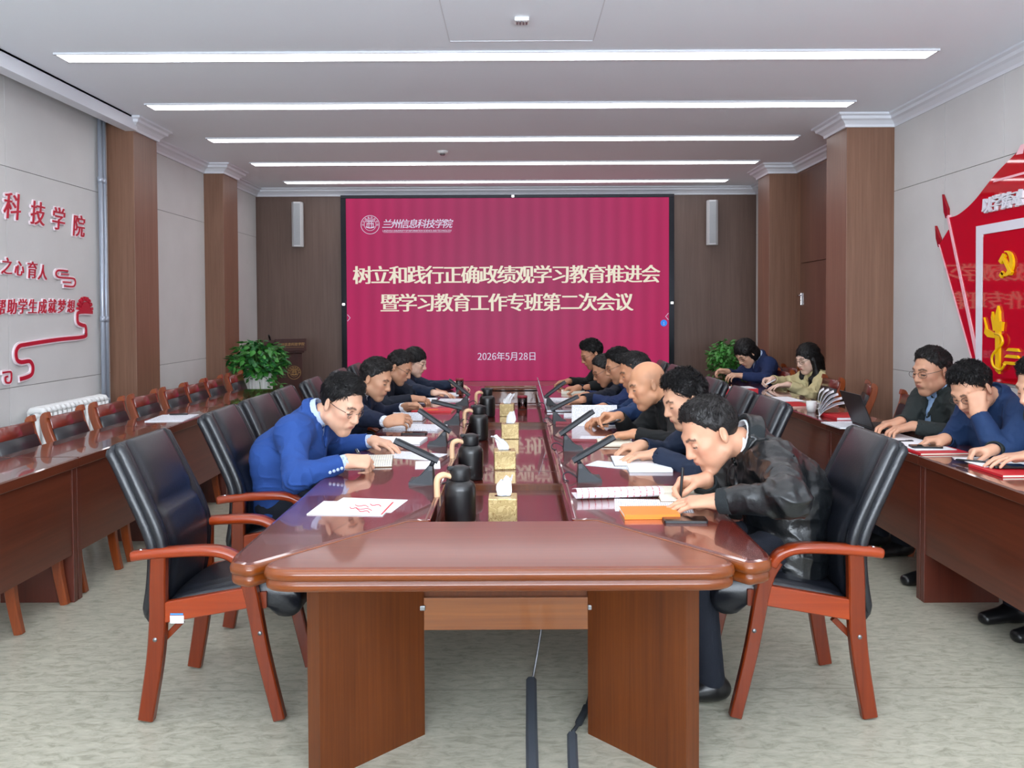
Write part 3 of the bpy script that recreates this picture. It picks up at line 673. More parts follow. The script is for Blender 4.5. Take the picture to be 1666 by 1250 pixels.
tpart('pedestal_leg', slab_leg((-0.626, 2.60), (-0.328, 2.905), 0.07), 'table_panel')
tpart('pedestal_leg', slab_leg((0.25, 2.905), (0.535, 2.60), 0.07), 'table_panel')
m = MB(); m.bx(-0.345, 0.265, 2.925, 2.95, 0.475, 0.64); tpart('apron_board', m, 'table_panel')
m = MB(); m.bx(-0.338, 0.258, 2.905, 2.93, 0.373, 0.488, 0.002); tpart('apron_board', m, 'table_rail')
tpart('pedestal_leg', MB().bx(-0.55, -0.48, 3.0, 8.2, 0.30, TZ - 0.07), 'table_panel')
tpart('pedestal_leg', MB().bx(0.38, 0.45, 3.0, 8.2, 0.30, TZ - 0.07), 'table_panel')
tpart('cross_panel', MB().bx(-0.55, 0.45, 3.98, 4.02, 0.0, 0.66), 'table_panel')
tpart('cross_panel', MB().bx(-0.55, 0.45, 6.2, 6.24, 0.0, 0.66), 'table_panel')
tpart('pedestal_leg', slab_leg((-0.626, 8.45), (-0.328, 8.15), 0.07), 'table_panel')
tpart('pedestal_leg', slab_leg((0.25, 8.15), (0.535, 8.45), 0.07), 'table_panel')
MB().bx(-0.66, -0.648, 2.6, 2.62, 0.14, 0.16)  
st = MB(); st.box((-0.643, 2.6245, 0.155), (0.001, 0.03, 0.05), Euler((0, 0, rad(45.7))))
tpart('asset_sticker', st, 'sticker')
for x in (-0.335, 0.262):
    m = MB(); m.box((x, 2.898, 0.455), (0.025, 0.012, 0.018), None, 0.003); tpart('bolt', m, 'metal_grey')

# ---------------------------------------------------------------- side desks
def desk(label, x, y0, y1, sgn, wide=0.43):
    """x: inner (room side) face; sgn: +1 body extends to +x"""
    t = thing('side_desk', label, 'desk', (x + sgn * wide / 2, (y0 + y1) / 2, 0), 0, 'veneered desks along the walls')
    hw, hl = wide / 2, (y1 - y0) / 2; s = sgn
    m = MB(); slab(m, [(-hw, -hl + 0.002), (hw, -hl + 0.002), (hw, hl - 0.002), (-hw, hl - 0.002)], [(0.004, TZ - 0.052), (0, TZ - 0.048), (0, TZ - 0.006), (0.006, TZ)], 0, 1, False); m.build('desk_top', ['desk_wood', 'desk_top'], t)
    xi = -s * hw
    for yy in (-hl + 0.022, hl - 0.022):
        MB().box((xi + s * (0.012 + 0.195), yy, (TZ - 0.052) / 2), (0.385, 0.036, TZ - 0.052), None, 0.002).build('side_panel', 'desk_side', t)
    MB().box((xi + s * 0.03, 0, (TZ - 0.052 + 0.25) / 2), (0.018, 2 * hl - 0.08, TZ - 0.052 - 0.25)).build('modesty_panel', 'desk_wood', t)
    MB().box((xi + s * 0.2, 0, TZ - 0.17), (0.33, 2 * hl - 0.08, 0.016)).build('shelf', 'desk_side', t)
    return t
LX, RX = -2.275, 2.062
for lb, a, b in (('left-hand wooden desk nearest the camera, cut by the picture edge', 3.04, 4.30), ('left-hand desk beside the empty front chair, second along the wall row', 4.30, 5.45),
                 ('left-hand desk bearing the loose sheets and pen', 5.45, 6.55), ('left-hand desk at the far end in front of the white planter', 6.55, 8.08)):
    desk(lb, LX, a, b, -1)
for lb, a, b in (('right-hand wooden desk nearest the camera with red folder at the picture edge', 2.98, 4.24), ('right-hand desk holding the open laptop', 4.24, 5.50),
                 ('right-hand desk in front of the long-haired woman', 5.50, 7.15), ('right-hand desk at the far end in front of the woman with bobbed hair', 7.15, 9.10)):
    desk(lb, RX, a, b, 1)

# ---------------------------------------------------------------- leather conference chair (faces +x, origin on the floor under the seat)
OX, OY = -1.10, 3.24
def lx(px): return (px - 839) / 450.0 - OX
def lz(py): return 1.5 - (py - 509) / 450.0
def main_chair(label, sticker=False):
    t = thing('conference_chair', label, 'chair', (OX, OY, 0), 0, 'black leather conference chairs')
    hw = 0.25
    for s in (-1, 1):
        y = s * (hw - 0.02)
        c = smooth_pts([(lx(252), y, lz(905)), (lx(250), y, lz(960)), (lx(249), y, lz(1020)), (lx(242), y, lz(1090)), (lx(227), y, lz(1180))], 4)
        n = len(c); MB().sweep_rect(c, 0.036, [0.055 + 0.006 * math.sin(PI * k / (n - 1)) for k in range(n)], (0, 1, 0), smooth=False).build('leg', 'chair_wood', t)
        c = smooth_pts([(lx(382), y, lz(920)), (lx(400), y, lz(960)), (lx(421), y, lz(1070)), (lx(447), y, lz(1180))], 4)
        n = len(c); MB().sweep_rect(c, 0.036, [0.056 - 0.012 * k / (n - 1) for k in range(n)], (0, 1, 0)).build('leg', 'chair_wood', t)
        c = smooth_pts([(lx(208), y, lz(909)), (lx(235), y, lz(905)), (lx(290), y, lz(901)), (lx(335), y, lz(900)), (lx(360), y, lz(904)), (lx(378), y, lz(914)), (lx(388), y, lz(930))], 5)
        n = len(c); ar = MB(); ar.sweep_rect(c, [0.048 + 0.012 * math.sin(PI * k / (n - 1)) for k in range(n)], [0.034] * (n - 8) + [0.036] * 8, (0, 1, 0), bev=0.5, smooth=True); a_ = ar.build('armrest', 'chair_arm_wood', t)
        b = MB(); b.box((lx(222), y - s * 0.0, lz(900)), (0.012, 0.012, 0.012), None, 0.004); b.build('bolt_cap', 'chrome', a_)
        MB().sweep_rect([(lx(252), y, lz(1003)), (lx(414), y, lz(975))], 0.03, 0.075, (0, 1, 0)).build('seat_rail', 'chair_arm_wood', t)
        MB().sweep_rect([(lx(254), s * (hw - 0.05), lz(1050)), (lx(282), s * (hw - 0.05), lz(1022))], 0.02, 0.022, (0, 1, 0)).build('brace', 'chair_wood', t)
        for px, py in ((246, 1045), (418, 1035)):
            b = MB(); b.tube([(lx(px), y + s * 0.016, lz(py)), (lx(px), y + s * 0.021, lz(py))], 0.008, 10); b.build('bolt', 'metal_grey', t)
    MB().sweep_rect([(lx(420), -hw + 0.03, lz(985)), (lx(420), hw - 0.03, lz(985))], 0.06, 0.024, (0, 0, 1)).build('front_rail', 'chair_wood', t)
    # seat cushion: sloping pad with a rolled waterfall front
    W = hw - 0.045
    prof = [(lx(262), lz(1010)), (lx(262), lz(985)), (lx(300), lz(972)), (lx(360), lz(958)), (lx(420), lz(950)), (lx(460), lz(956)), (lx(478), lz(975)), (lx(480), lz(1000)), (lx(466), lz(1018)), (lx(440), lz(1018)), (lx(410), lz(1000)), (lx(330), lz(1015))]
    prof = [tuple(p)[:2] for p in smooth_pts([(a, b, 0) for a, b in prof + [prof[0]]], 3)[:-1]]
    cx = sum(p[0] for p in prof) / len(prof); cz = sum(p[1] for p in prof) / len(prof)
    rs = []
    for k in range(21):
        v = -1 + 2 * k / 20; e = (1 - abs(v) ** 8) ** 0.25 if abs(v) < 1 else 0.0
        e = 0.55 + 0.45 * e
        dip = 0.010 * (1 - v * v) - (0.006 if abs(abs(v) - 0.82) < 0.06 else 0)
        rs.append([(cx + (a - cx) * (0.93 + 0.07 * e), v * W, cz + (b - cz) * e + (dip if b > cz else 0)) for a, b in prof])
    m = MB(); m.rings(rs, True, 0, True); m.build('seat_cushion', 'leather_black', t)
    # backrest: leaning S-curved pad with two side rolls, a head pillow and a stitched lower panel
    cl = smooth_pts([(lx(232), 0, lz(1022)), (lx(243), 0, lz(965)), (lx(247), 0, lz(908)), (lx(238), 0, lz(868)), (lx(209), 0, lz(803)), (lx(186), 0, lz(755)), (lx(172), 0, lz(728))], 7)
    n = len(cl); rs = []
    for i, p in enumerate(cl):
        tt = i / (n - 1); tg = (cl[min(i + 1, n - 1)] - cl[max(i - 1, 0)]).normalized(); q = Vector((tg.z, 0, -tg.x))  # q points to the front
        ww = 0.215 + 0.012 * math.sin(PI * min(1, tt * 1.2)) - 0.012 * max(0, tt - 0.9) * 10
        end = min(1.0, min(tt, 1 - tt) / 0.05); th = 0.040 * (0.45 + 0.55 * math.sqrt(max(0.0, 1 - (1 - end) ** 2)))
        seam = math.exp(-((tt - 0.58) / 0.014) ** 2) * 0.018
        pillow = 0.012 * math.sin(PI * (tt - 0.58) / 0.42) if tt > 0.58 else 0.008 * math.sin(PI * tt / 0.58)
        row = []
        N = 48
        for k in range(N):
            a = 2 * PI * k / N; ca, sa = math.cos(a), math.sin(a)
            yy = math.copysign(abs(sa) ** 0.35, sa); xx = math.copysign(abs(ca) ** 0.5, ca)
            u = abs(yy); f = xx * th
            if ca > 0:
                g = 0
                g -= 0.016 * math.exp(-((u - 0.77) / 0.035) ** 2)
                if u < 0.77: g += pillow * (1 - (u / 0.77) ** 4) - seam
                if tt < 0.58 and u < 0.5: g -= 0.003 * math.exp(-((u - 0.33) / 0.02) ** 2)
                f += g * min(1, ca * 2)
            if u > 0.97: f *= 1.0
            row.append(p + q * f + Vector((0, yy * ww, 0)) - q * 0.010 * math.exp(-((u - 1.0) / 0.02) ** 2) * (1 if abs(ca) < 0.35 else 0) * 0)
        rs.append(row)
    m = MB(); m.rings(rs, True, 0, True); bk = m.build('backrest', 'leather_black', t)
    # side piping rolls
    for s in (-1, 1):
        for d, r, off in ((0.016, 0.021, 0.0), (-0.020, 0.021, 0.0)):
            pts = []
            for i in range(1, n - 1):
                p = cl[i]; tg = (cl[min(i + 1, n - 1)] - cl[max(i - 1, 0)]).normalized(); q = Vector((tg.z, 0, -tg.x)); tt = i / (n - 1)
                pts.append(p + q * d + Vector((0, s * (0.215 + 0.012 * math.sin(PI * min(1, tt * 1.2)) - 0.012), 0)))
            rr = [r * min(1, 0.35 + min(i, len(pts) - 1 - i) * 0.3) for i in range(len(pts))]
            m = MB(); m.tube(pts, rr, 10); m.build('side_roll', 'leather_black', bk)
    if sticker:
        m = MB(); m.box((lx(282), -hw + 0.0045, lz(1012)), (0.05, 0.002, 0.028)); sk = m.build('asset_sticker', 'sticker', t)
        m = MB(); m.box((lx(282), -hw + 0.003, lz(1003)), (0.047, 0.002, 0.006)); m.build('sticker_band', 'sticker_blue', sk)
    return t
mc0 = main_chair('empty black leather chair with orange wooden arms, nearest on the left', True)
LCH = [(4.14, 'black leather chair under the man in the bright blue jacket'), (4.70, 'black leather chair immediately behind the blue-jacketed man, empty'),
       (5.26, 'empty black leather chair on the left, second behind the blue-jacketed man'), (5.98, 'black leather chair under the man in the white-collared dark suit'),
       (6.92, 'black leather chair under the man with grey-flecked hair and glasses, left row'), (7.62, 'black leather chair under the woman at far end of the left row')]
for y, lb in LCH:
    c = copy_thing(mc0, lb, (OX - 0.012, y, 0), rad(random.Random(int(y * 100)).uniform(-2, 2)))
    for ch in list(c.children):
        if ch.name.startswith('asset_sticker'):
            for g in list(ch.children): bpy.data.objects.remove(g)
            bpy.data.objects.remove(ch)
base_c = c
RCH = [(3.24, 'black leather chair under the man in the leather jacket, nearest on the right'), (4.50, 'black leather chair behind the leather-jacketed man, under the young man in navy'),
       (5.08, 'black leather chair under the bald man'), (5.80, 'black leather chair under the man with grey temples beyond the bald man'),
       (6.55, 'black leather chair under the black-haired man in glasses and piped navy jacket'), (7.20, 'black leather chair under the man whose face peers past the glasses of his neighbour'),
       (7.85, 'black leather chair under the farthest man in black on the right')]
for y, lb in RCH: copy_thing(base_c, lb, (1.032, y, 0), PI + rad(random.Random(int(y * 77)).uniform(-2, 2)))

# ---------------------------------------------------------------- wooden side chair (faces +x)
def side_chair(label, loc):
    t = thing('side_chair', label, 'chair', loc, 0, 'wooden chairs with leather back pads')
    hw = 0.215
    for s in (-1, 1):
        y = s * (hw - 0.018)
        c = smooth_pts([(-0.245, y, 0.888), (-0.272, y, 0.872), (-0.262, y, 0.80), (-0.212, y, 0.66), (-0.185, y, 0.52), (-0.19, y, 0.40), (-0.205, y, 0.2), (-0.235, y, 0.0)], 4)
        n = len(c); MB().sweep_rect(c, 0.034, [0.030 + 0.020 * math.sin(PI * min(1, 0.12 + 1.1 * k / (n - 1))) for k in range(n)], (0, 1, 0)).build('leg', 'side_chair_wood', t)
        c = smooth_pts([(0.185, y, 0.43), (0.19, y, 0.3), (0.205, y, 0.15), (0.235, y, 0.0)], 4)
        n = len(c); MB().sweep_rect(c, 0.036, [0.058 - 0.018 * k / (n - 1) for k in range(n)], (0, 1, 0)).build('leg', 'side_chair_wood', t)
        MB().sweep_rect([(-0.18, y, 0.395), (0.18, y, 0.405)], 0.024, 0.06, (0, 1, 0)).build('seat_rail', 'side_chair_wood', t)
    for x in (-0.185, 0.18): MB().box((x, 0, 0.40), (0.022, 2 * hw - 0.07, 0.06)).build('seat_rail', 'side_chair_wood', t)
    W = hw - 0.038
    def band(z0, z1, th, bow, name, mt, n=6):
        rs = []
        for k in range(n + 1):
            z = z0 + (z1 - z0) * k / n; f = (z - 0.52) / 0.3
            xc = -0.182 - 0.072 * max(0, f) ** 1.1 + 0.006
            e = math.sin(PI * k / n) * bow
            rs.append([(xc + th / 2 + e, -W, z), (xc + th / 2 + e * 1.4, 0, z), (xc + th / 2 + e, W, z), (xc - th / 2, W, z), (xc - th / 2 - 0.0, 0, z), (xc - th / 2, -W, z)])
        m = MB(); m.rings(rs, True, 0, True); return m.build(name, mt, t)
    band(0.795, 0.872, 0.022, 0.004, 'crest_rail', 'crest_wood')
    band(0.55, 0.80, 0.038, 0.012, 'back_pad', 'leather_side')
    m = MB(); m.box((0.0, 0, 0.448), (0.40, 2 * hw - 0.03, 0.065), None, 0.026, seg=4, smooth=True); m.build('seat_pad', 'leather_side', t)
    return t
sc0 = None
LS = [(4.04, 'brown wooden side chair at the left picture edge, cut by the frame'), (4.62, 'brown wooden side chair in front of the white radiator'), (5.17, 'brown wooden side chair between radiator and wood pillar, by the grey pipes'),
      (5.73, 'brown wooden side chair behind the loose sheets, before the near left pillar'), (6.27, 'brown wooden side chair just past the near left pillar, beyond the loose sheets'),
      (6.82, 'brown wooden side chair fourth from the far end of the left row, by pale wall'), (7.27, 'brown wooden side chair third from the planter in the left row'), (7.72, 'brown wooden side chair second from planter in the left row'),
      (8.31, 'brown wooden side chair closest to the white planter')]
for y, lb in LS:
    if sc0 is None: sc0 = side_chair(lb, (-2.56, y, 0)); continue
    copy_thing(sc0, lb, (-2.56, y, 0))
RS = [(2.47, 8.42, 182, 'brown wooden side chair between the two seated women'), (2.72, 8.95, 186, 'wooden side chair behind the woman with bobbed hair'), (3.0, 8.05, 186, 'wooden side chair behind the long-haired woman'),
      (2.585, 7.45, 180, 'brown wooden side chair behind the fanned upright pages, right row'),
      (2.68, 6.93, 164, 'brown wooden side chair turned askew in front of the right wood pillar'), (3.0, 6.40, 178, 'brown wooden side chair against the pale right wall beside the pillar'),
      (2.62, 5.95, 182, 'brown wooden side chair just beyond the man at the laptop'), (2.62, 5.2, 180, 'brown wooden side chair under the man at the laptop'), (2.60, 4.50, 180, 'brown wooden side chair under the man resting his head on his hand'),
      (2.62, 3.78, 180, 'brown wooden side chair under the man cut off by right picture edge')]
for x, y, a, lb in RS: copy_thing(sc0, lb, (x, y, 0), rad(a))

# ---------------------------------------------------------------- lectern
L = thing('lectern', 'dark wooden lectern with gold lettering and seal by the display', 'lectern', (-2.98, 10.55, 0), rad(33))
MB().bx(-0.24, 0.20, -0.2, 0.2, 0.06, 0.98, 0.004).build('body', 'lectern_wood', L)
MB().bx(-0.27, 0.23, -0.23, 0.23, 0.0, 0.06, 0.006).build('plinth', 'lectern_wood', L)
m = MB(); m.prism([(-0.25, 0.98), (0.25, 0.98), (0.25, 1.04), (-0.25, 1.17)], -0.33, 0.21, Matrix(((0, 1, 0, 0), (0, 0, 0, 0), (0, 0, 1, 0), (0, 0, 0, 1))))
m = MB(); P0 = [(-0.24, 0.985), (-0.24, 1.15), (0.24, 1.02), (0.24, 0.985)]
m.add([(-0.40, a, b) for a, b in P0] + [(0.21, a, b) for a, b in P0], [[0, 1, 2, 3], [7, 6, 5, 4], [0, 4, 5, 1], [1, 5, 6, 2], [2, 6, 7, 3], [3, 7, 4, 0]]); m.build('sloping_top', 'lectern_wood', L)
MB().bx(-0.16, 0.235, -0.262, -0.238, 1.01, 1.165, 0.003).build('name_board', 'lectern_wood', L)
m = MB(); text_mb(m, '兰州信息科技学院', 0.042, M_back(0.037, -0.2622, 1.098), 0.0012, 0, 0, shear=0.15, space=1.0); m.bx(-0.13, 0.205, -0.263, -0.262, 1.056, 1.058); m.build('name_lettering', 'seal_text', L)
m = MB(); seal_mb(m, M_back(0.095, -0.201, 0.735), 0.085, 0.003); m.build('seal', 'seal_text', L)
m = MB(); m.tube(smooth_pts([(-0.17, -0.1, 1.14), (-0.19, -0.12, 1.19), (-0.21, -0.17, 1.21)], 4), 0.012, 8); m.build('microphone', 'black_plastic', L)

# ---------------------------------------------------------------- plants
def leafy(label, loc, R, zc, squash, n, potr, poth, drop, seed, name='potted_plant', mats=('leaf', 'leaf_dark'), ls=0.075):
    t = thing(name, label, 'plant', loc)
    rs = []; prof = [(potr * 0.62, 0), (potr * 0.66, 0.02), (potr * 0.9, poth * 0.7), (potr, poth - 0.02), (potr, poth), (potr * 0.9, poth), (potr * 0.88, poth - 0.05)]
    for r, z in prof: rs.append([(r * (1 + 0.035 * math.cos(22 * a)) * math.cos(a), r * (1 + 0.035 * math.cos(22 * a)) * math.sin(a), z) for a in [2 * PI * k / 176 for k in range(176)]])
    m = MB(); m.rings(rs, True, 0, True); m.build('pot', 'white_enamel', t)
    MB().lathe([(potr * 0.87, poth - 0.05), (potr * 0.86, poth - 0.03), (0.01, poth - 0.02)], 24).build('soil', 'soil', t)
    rg = random.Random(seed); lv = MB(); sm = MB()
    for i in range(n):
        th = rg.uniform(0, 2 * PI); u = rg.uniform(-0.75, 1); rr = R * (rg.uniform(0.35, 1.0) ** 0.5); c = math.sqrt(max(0, 1 - u * u))
        p = Vector((rr * c * math.cos(th), rr * c * math.sin(th), zc + rr * u * squash - (drop * rg.random() if rg.random() < 0.25 else 0)))
        out = Vector((math.cos(th), math.sin(th), 0.0)); d = (out * rg.uniform(0.6, 1.2) + Vector((rg.uniform(-.5, .5), rg.uniform(-.5, .5), rg.uniform(-0.9, 0.5)))).normalized()
        up = (out * 0.35 + Vector((rg.uniform(-.4, .4), rg.uniform(-.4, .4), 1))).normalized(); s = d.cross(up).normalized(); up = s.cross(d)
        l = ls * rg.uniform(0.7, 1.3); wv = l * rg.uniform(0.32, 0.42)
        pts = [p, p + d * l * 0.25 + s * wv - up * 0.006, p + d * l * 0.6 + s * wv * 0.8 - up * 0.012, p + d * l - up * l * 0.22, p + d * l * 0.6 - s * wv * 0.8 - up * 0.012, p + d * l * 0.25 - s * wv - up * 0.006, p + d * l * 0.3 + up * 0.006, p + d * l * 0.65 - up * 0.002]
        lv.add(pts, [[0, 1, 6], [1, 2, 7, 6], [2, 3, 7], [3, 4, 7], [4, 5, 6, 7], [5, 0, 6]], rg.random() < 0.45, True)
        if i % 5 == 0: sm.tube([(0.3 * p.x * potr / R, 0.3 * p.y * potr / R, poth - 0.03), (p.x * 0.5, p.y * 0.5, (poth + p.z) / 2 + 0.03), p], 0.004, 5)
    lv.build('foliage', list(mats), t); sm.build('stems', 'stem', t)
    return t
leafy('bushy green pothos in a tall white fluted planter by the lectern', (-2.83, 9.12, 0), 0.31, 0.975, 0.72, 620, 0.15, 0.83, 0.28, 3)
leafy('bright green ferny plant in a white pot behind the woman with bobbed hair', (2.50, 9.72, 0), 0.24, 0.93, 0.95, 620, 0.13, 0.66, 0.2, 8, mats=('leaf', 'leaf'), ls=0.055)

# ---------------------------------------------------------------- floor cable covers and cables
def strip(label, pts, wdt):
    m = MB(); P = [Vector(p) for p in pts]
    rs = []
    for i, p in enumerate(P):
        tdir = (P[min(i + 1, len(P) - 1)] - P[max(i - 1, 0)]).normalized(); n = Vector((-tdir.y, tdir.x, 0)) * wdt / 2
        rs.append([p - n, p - n * 0.55 + Vector((0, 0, 0.011)), p + n * 0.55 + Vector((0, 0, 0.011)), p + n])
    m.rings(rs, True, 0, False); o = m.build('cable_cover', 'cable_cover'); tag(o, label, 'cable cover'); return o
strip('longer dark rubber cable cover running along the floor under the table', [(0.057, 3.34, 0.0005), (0.050, 2.9, 0.0005), (0.046, 2.4, 0.0005), (0.04, 1.6, 0.0005)], 0.042)
strip('shorter dark cable cover on the floor beside the right pedestal of the table', [(0.193, 2.90, 0.0005), (0.185, 2.75, 0.0005), (0.17, 2.4, 0.0005), (0.15, 1.6, 0.0005)], 0.036)
m = MB(); m.tube(smooth_pts([(0.13, 3.55, 0.42), (0.11, 3.46, 0.22), (0.07, 3.36, 0.03), (0.06, 3.34, 0.008)], 6), 0.005, 6); tag(m.build('power_cord', 'metal_grey'), 'thin grey cord dropping from the table into the longer cable cover', 'cord')
m = MB(); m.tube(smooth_pts([(0.285, 3.20, 0.012), (0.262, 3.09, 0.016), (0.245, 3.02, 0.018), (0.21, 2.93, 0.012), (0.195, 2.905, 0.008)], 6), [0.006] * 8 + [0.014] * 9 + [0.007] * 8, 8); tag(m.build('power_cord', 'rubber'), 'black cord with an inline plug entering the shorter cable cover', 'cord')
# ---------------------------------------------------------------- things on the conference table
def kettle(label, px, pyb, rz):
    p = at(px, pyb, TRZ); t = thing('vacuum_flask', label, 'flask', (p.x, p.y, TRZ), rz, 'black vacuum flasks down the middle of the table')
    MB().lathe([(0.0, 0.0), (0.056, 0.0), (0.062, 0.006), (0.064, 0.02), (0.064, 0.140), (0.062, 0.154), (0.055, 0.166), (0.044, 0.172), (0.041, 0.177), (0.0, 0.177)], 32).build('body', 'kettle_black', t)
    l = MB(); l.lathe([(0.0, 0.176), (0.041, 0.176), (0.0425, 0.182), (0.042, 0.218), (0.039, 0.228), (0.02, 0.236), (0.0, 0.237)], 28); l.box((0.036, 0, 0.222), (0.028, 0.022, 0.014), None, 0.004); l.build('lid', 'black_plastic', t)
    MB().box((-0.038, 0, 0.226), (0.03, 0.024, 0.018), None, 0.005).build('lid_button', 'black_plastic', t)
    MB().tube(smooth_pts([(-0.036, 0, 0.192), (-0.062, 0, 0.201), (-0.086, 0, 0.196), (-0.096, 0, 0.176), (-0.096, 0, 0.13), (-0.095, 0, 0.085), (-0.095, 0, 0.078)], 5), [0.011] * 6 + [0.013] * 25, 12, flat=1.25, up=(0, 1, 0)).build('handle', 'kettle_handle', t)
kettle('nearest black vacuum flask with beige handle on the table', 749, 851, rad(18)); kettle('second black vacuum flask from the camera', 766, 780, rad(14))
kettle('third black vacuum flask from the camera', 779, 716, rad(10)); kettle('farthest black vacuum flask on the table', 793, 678, rad(20))
def tissue_box(label, px, pyb, rz, seed, lean):
    p = at(px, pyb, TRZ); t = thing('tissue_box', label, 'tissue box', (p.x, p.y + 0.06, TRZ), rz, 'gold patterned tissue boxes')
    MB().box((0, 0, 0.05), (0.118, 0.118, 0.10), None, 0.004).build('carton', 'gold_print', t)
    m = MB(); m.prism([(0.035 * math.cos(2 * PI * k / 20), 0.018 * math.sin(2 * PI * k / 20)) for k in range(20)], 0.1, 0.1015); m.build('slot', 'screen_black', t)
    rg = random.Random(seed); m = MB(); n = 9; H = 9; vs = []; fs = []
    for j in range(H):
        f = j / (H - 1)
        for i in range(n):
            u = -1 + 2 * i / (n - 1); wd = 0.016 + 0.022 * math.sin(PI * min(1, f * 0.8 + 0.1)) * (1 - 0.55 * f)
            vs.append((u * wd + lean * f * f * 0.05 + 0.005 * math.sin(5 * f + seed), 0.014 * math.sin(u * 5 + seed + f * 2) * (0.35 + f * 0.7), 0.094 + f * 0.085 + 0.012 * abs(u) * f * rg.uniform(-1, 1)))
    for j in range(H - 1):
        for i in range(n - 1): a = j * n + i; fs.append([a, a + 1, a + n + 1, a + n])
    m.add(vs, fs, 0, True); m.build('tissue', 'tissue', t)
tissue_box('nearest gold tissue box on the table, beside the front flask', 818, 852, 0.0, 1, 0.5); tissue_box('second gold tissue box from the camera, tissue flopping left', 821, 765, 0.05, 4, -1.2)
tissue_box('third gold tissue box from the camera', 830, 715, 0.0, 6, 0.3); tissue_box('farthest gold tissue box, beyond the last flask', 825, 678, -0.05, 9, 0.8)
def desk_mic(label, base, lo, hi, side):
    """base: pixel of the foot; lo/hi: pixels of the bar's lower and upper ends; side: +1 speaker sits towards +x"""
    b = at(*base, TZ); t = thing('desk_microphone', label, 'microphone', (b.x, b.y, TZ), 0, 'conference microphones on the table')
    def on(px, py):   # the bar lies in the vertical plane through its foot
        d = C_FWD * FPX + C_R * (px - PPX) - C_U * (py - PPY); k = b.y / d.y; q = CAMP + d * k; return Vector((q.x - b.x, 0, q.z - TZ))
    a, c = on(*lo), on(*hi); s = side
    m = MB(); pr = [(-0.05, 0), (0.055, 0), (0.055, 0.012), (0.02, 0.022), (-0.028, 0.075), (-0.045, 0.075)]
    rs = []
    for yy, k in ((-0.055, 0.75), (-0.045, 1), (0.045, 1), (0.055, 0.75)): rs.append([(s * x, yy * (1.15 if z < 0.02 else 0.55), z * (1 if z < .013 else k)) for x, z in pr])
    m.rings(rs, True, 0, False); m.build('base', 'mic_body', t)
    post = Vector((-s * 0.036, 0, 0.07)); d = (c - a).normalized(); j = a + d * max(0.0, (post - a).dot(d)) 
    m = MB(); m.tube([post, j], 0.010, 8); m.build('neck', 'mic_body', t)
    m = MB(); m.sweep_rect([a, c], 0.032, 0.026, (0, 1, 0), bev=0.5); m.build('microphone_bar', 'mic_body', t)
    nn = d.cross(Vector((0, 1, 0))).normalized(); nn = nn if nn.z > 0 else -nn
    m = MB(); m.sweep_rect([a + (c - a) * 0.12 + nn * 0.006, c - d * 0.012 + nn * 0.006], 0.027, 0.018, (0, 1, 0), bev=0.4); m.build('grille', 'mic_grille', t)
    m = MB(); m.tube(smooth_pts([(-s * 0.05, 0.0, 0.012), (-s * 0.08, 0.02, 0.03), (-s * 0.105, 0.03, 0.022), (-s * 0.11, -0.01, 0.006), (-s * 0.09, -0.05, 0.005)], 5), 0.003, 6); m.build('cable', 'rubber', t)
desk_mic('bar microphone in front of the man in bright blue, left row', (688, 785), (713, 750), (642, 717), -1)
desk_mic('bar microphone in front of the white-collared man, second in left row', (713, 724), (733, 703), (681, 667), -1)
desk_mic('bar microphone third along the left row, by the red folder', (736, 690), (752, 665), (702, 653), -1)
desk_mic('bar microphone farthest along the left row, before the seated woman', (752, 659), (764, 644), (730, 618), -1)
desk_mic('nearest bar microphone on the right half of the table', (957, 781), (932, 750), (1000, 711), 1)
desk_mic('second bar microphone on the right, in front of the printed page', (931, 731), (911, 707), (966, 669), 1)
desk_mic('third bar microphone on the right, beside the folded silver laptop', (911, 688), (896, 667), (941, 645), 1)
desk_mic('farthest bar microphone on the right, by the last man in black', (899, 662), (886, 647), (920, 621), 1)

def sheet(label, name, cat, px, py, w, l, rz, mats='paper', h=0.002, z=TZ, group=None, extra=None):
    p = at(px, py, z); t = MB().box((0, 0, h / 2), (w, l, h)).build(name, mats); t.location = (p.x, p.y, z + 0.0006); t.rotation_euler = (0, 0, rz)
    return tag(t, label, cat, group)
def notebook(label, px, py, w, l, rz, cover='cover_dark', h=0.016, z=TZ, pages='paper_cream', name='notebook'):
    """closed book: cover boards, page block"""
    p = at(px, py, z); t = thing(name, label, 'notebook', (p.x, p.y, z + 0.0006), rz)
    MB().bx(-w / 2 + 0.003, w / 2 - 0.004, -l / 2 + 0.003, l / 2 - 0.003, 0.002, h - 0.002).build('page_block', pages, t)
    m = MB(); m.bx(-w / 2, w / 2, -l / 2, l / 2, 0, 0.002); m.bx(-w / 2, w / 2, -l / 2, l / 2, h - 0.002, h, 0.0006); m.bx(-w / 2 - 0.002, -w / 2 + 0.001, -l / 2, l / 2, 0, h, 0.0006); m.build('cover', cover, t)
    return t
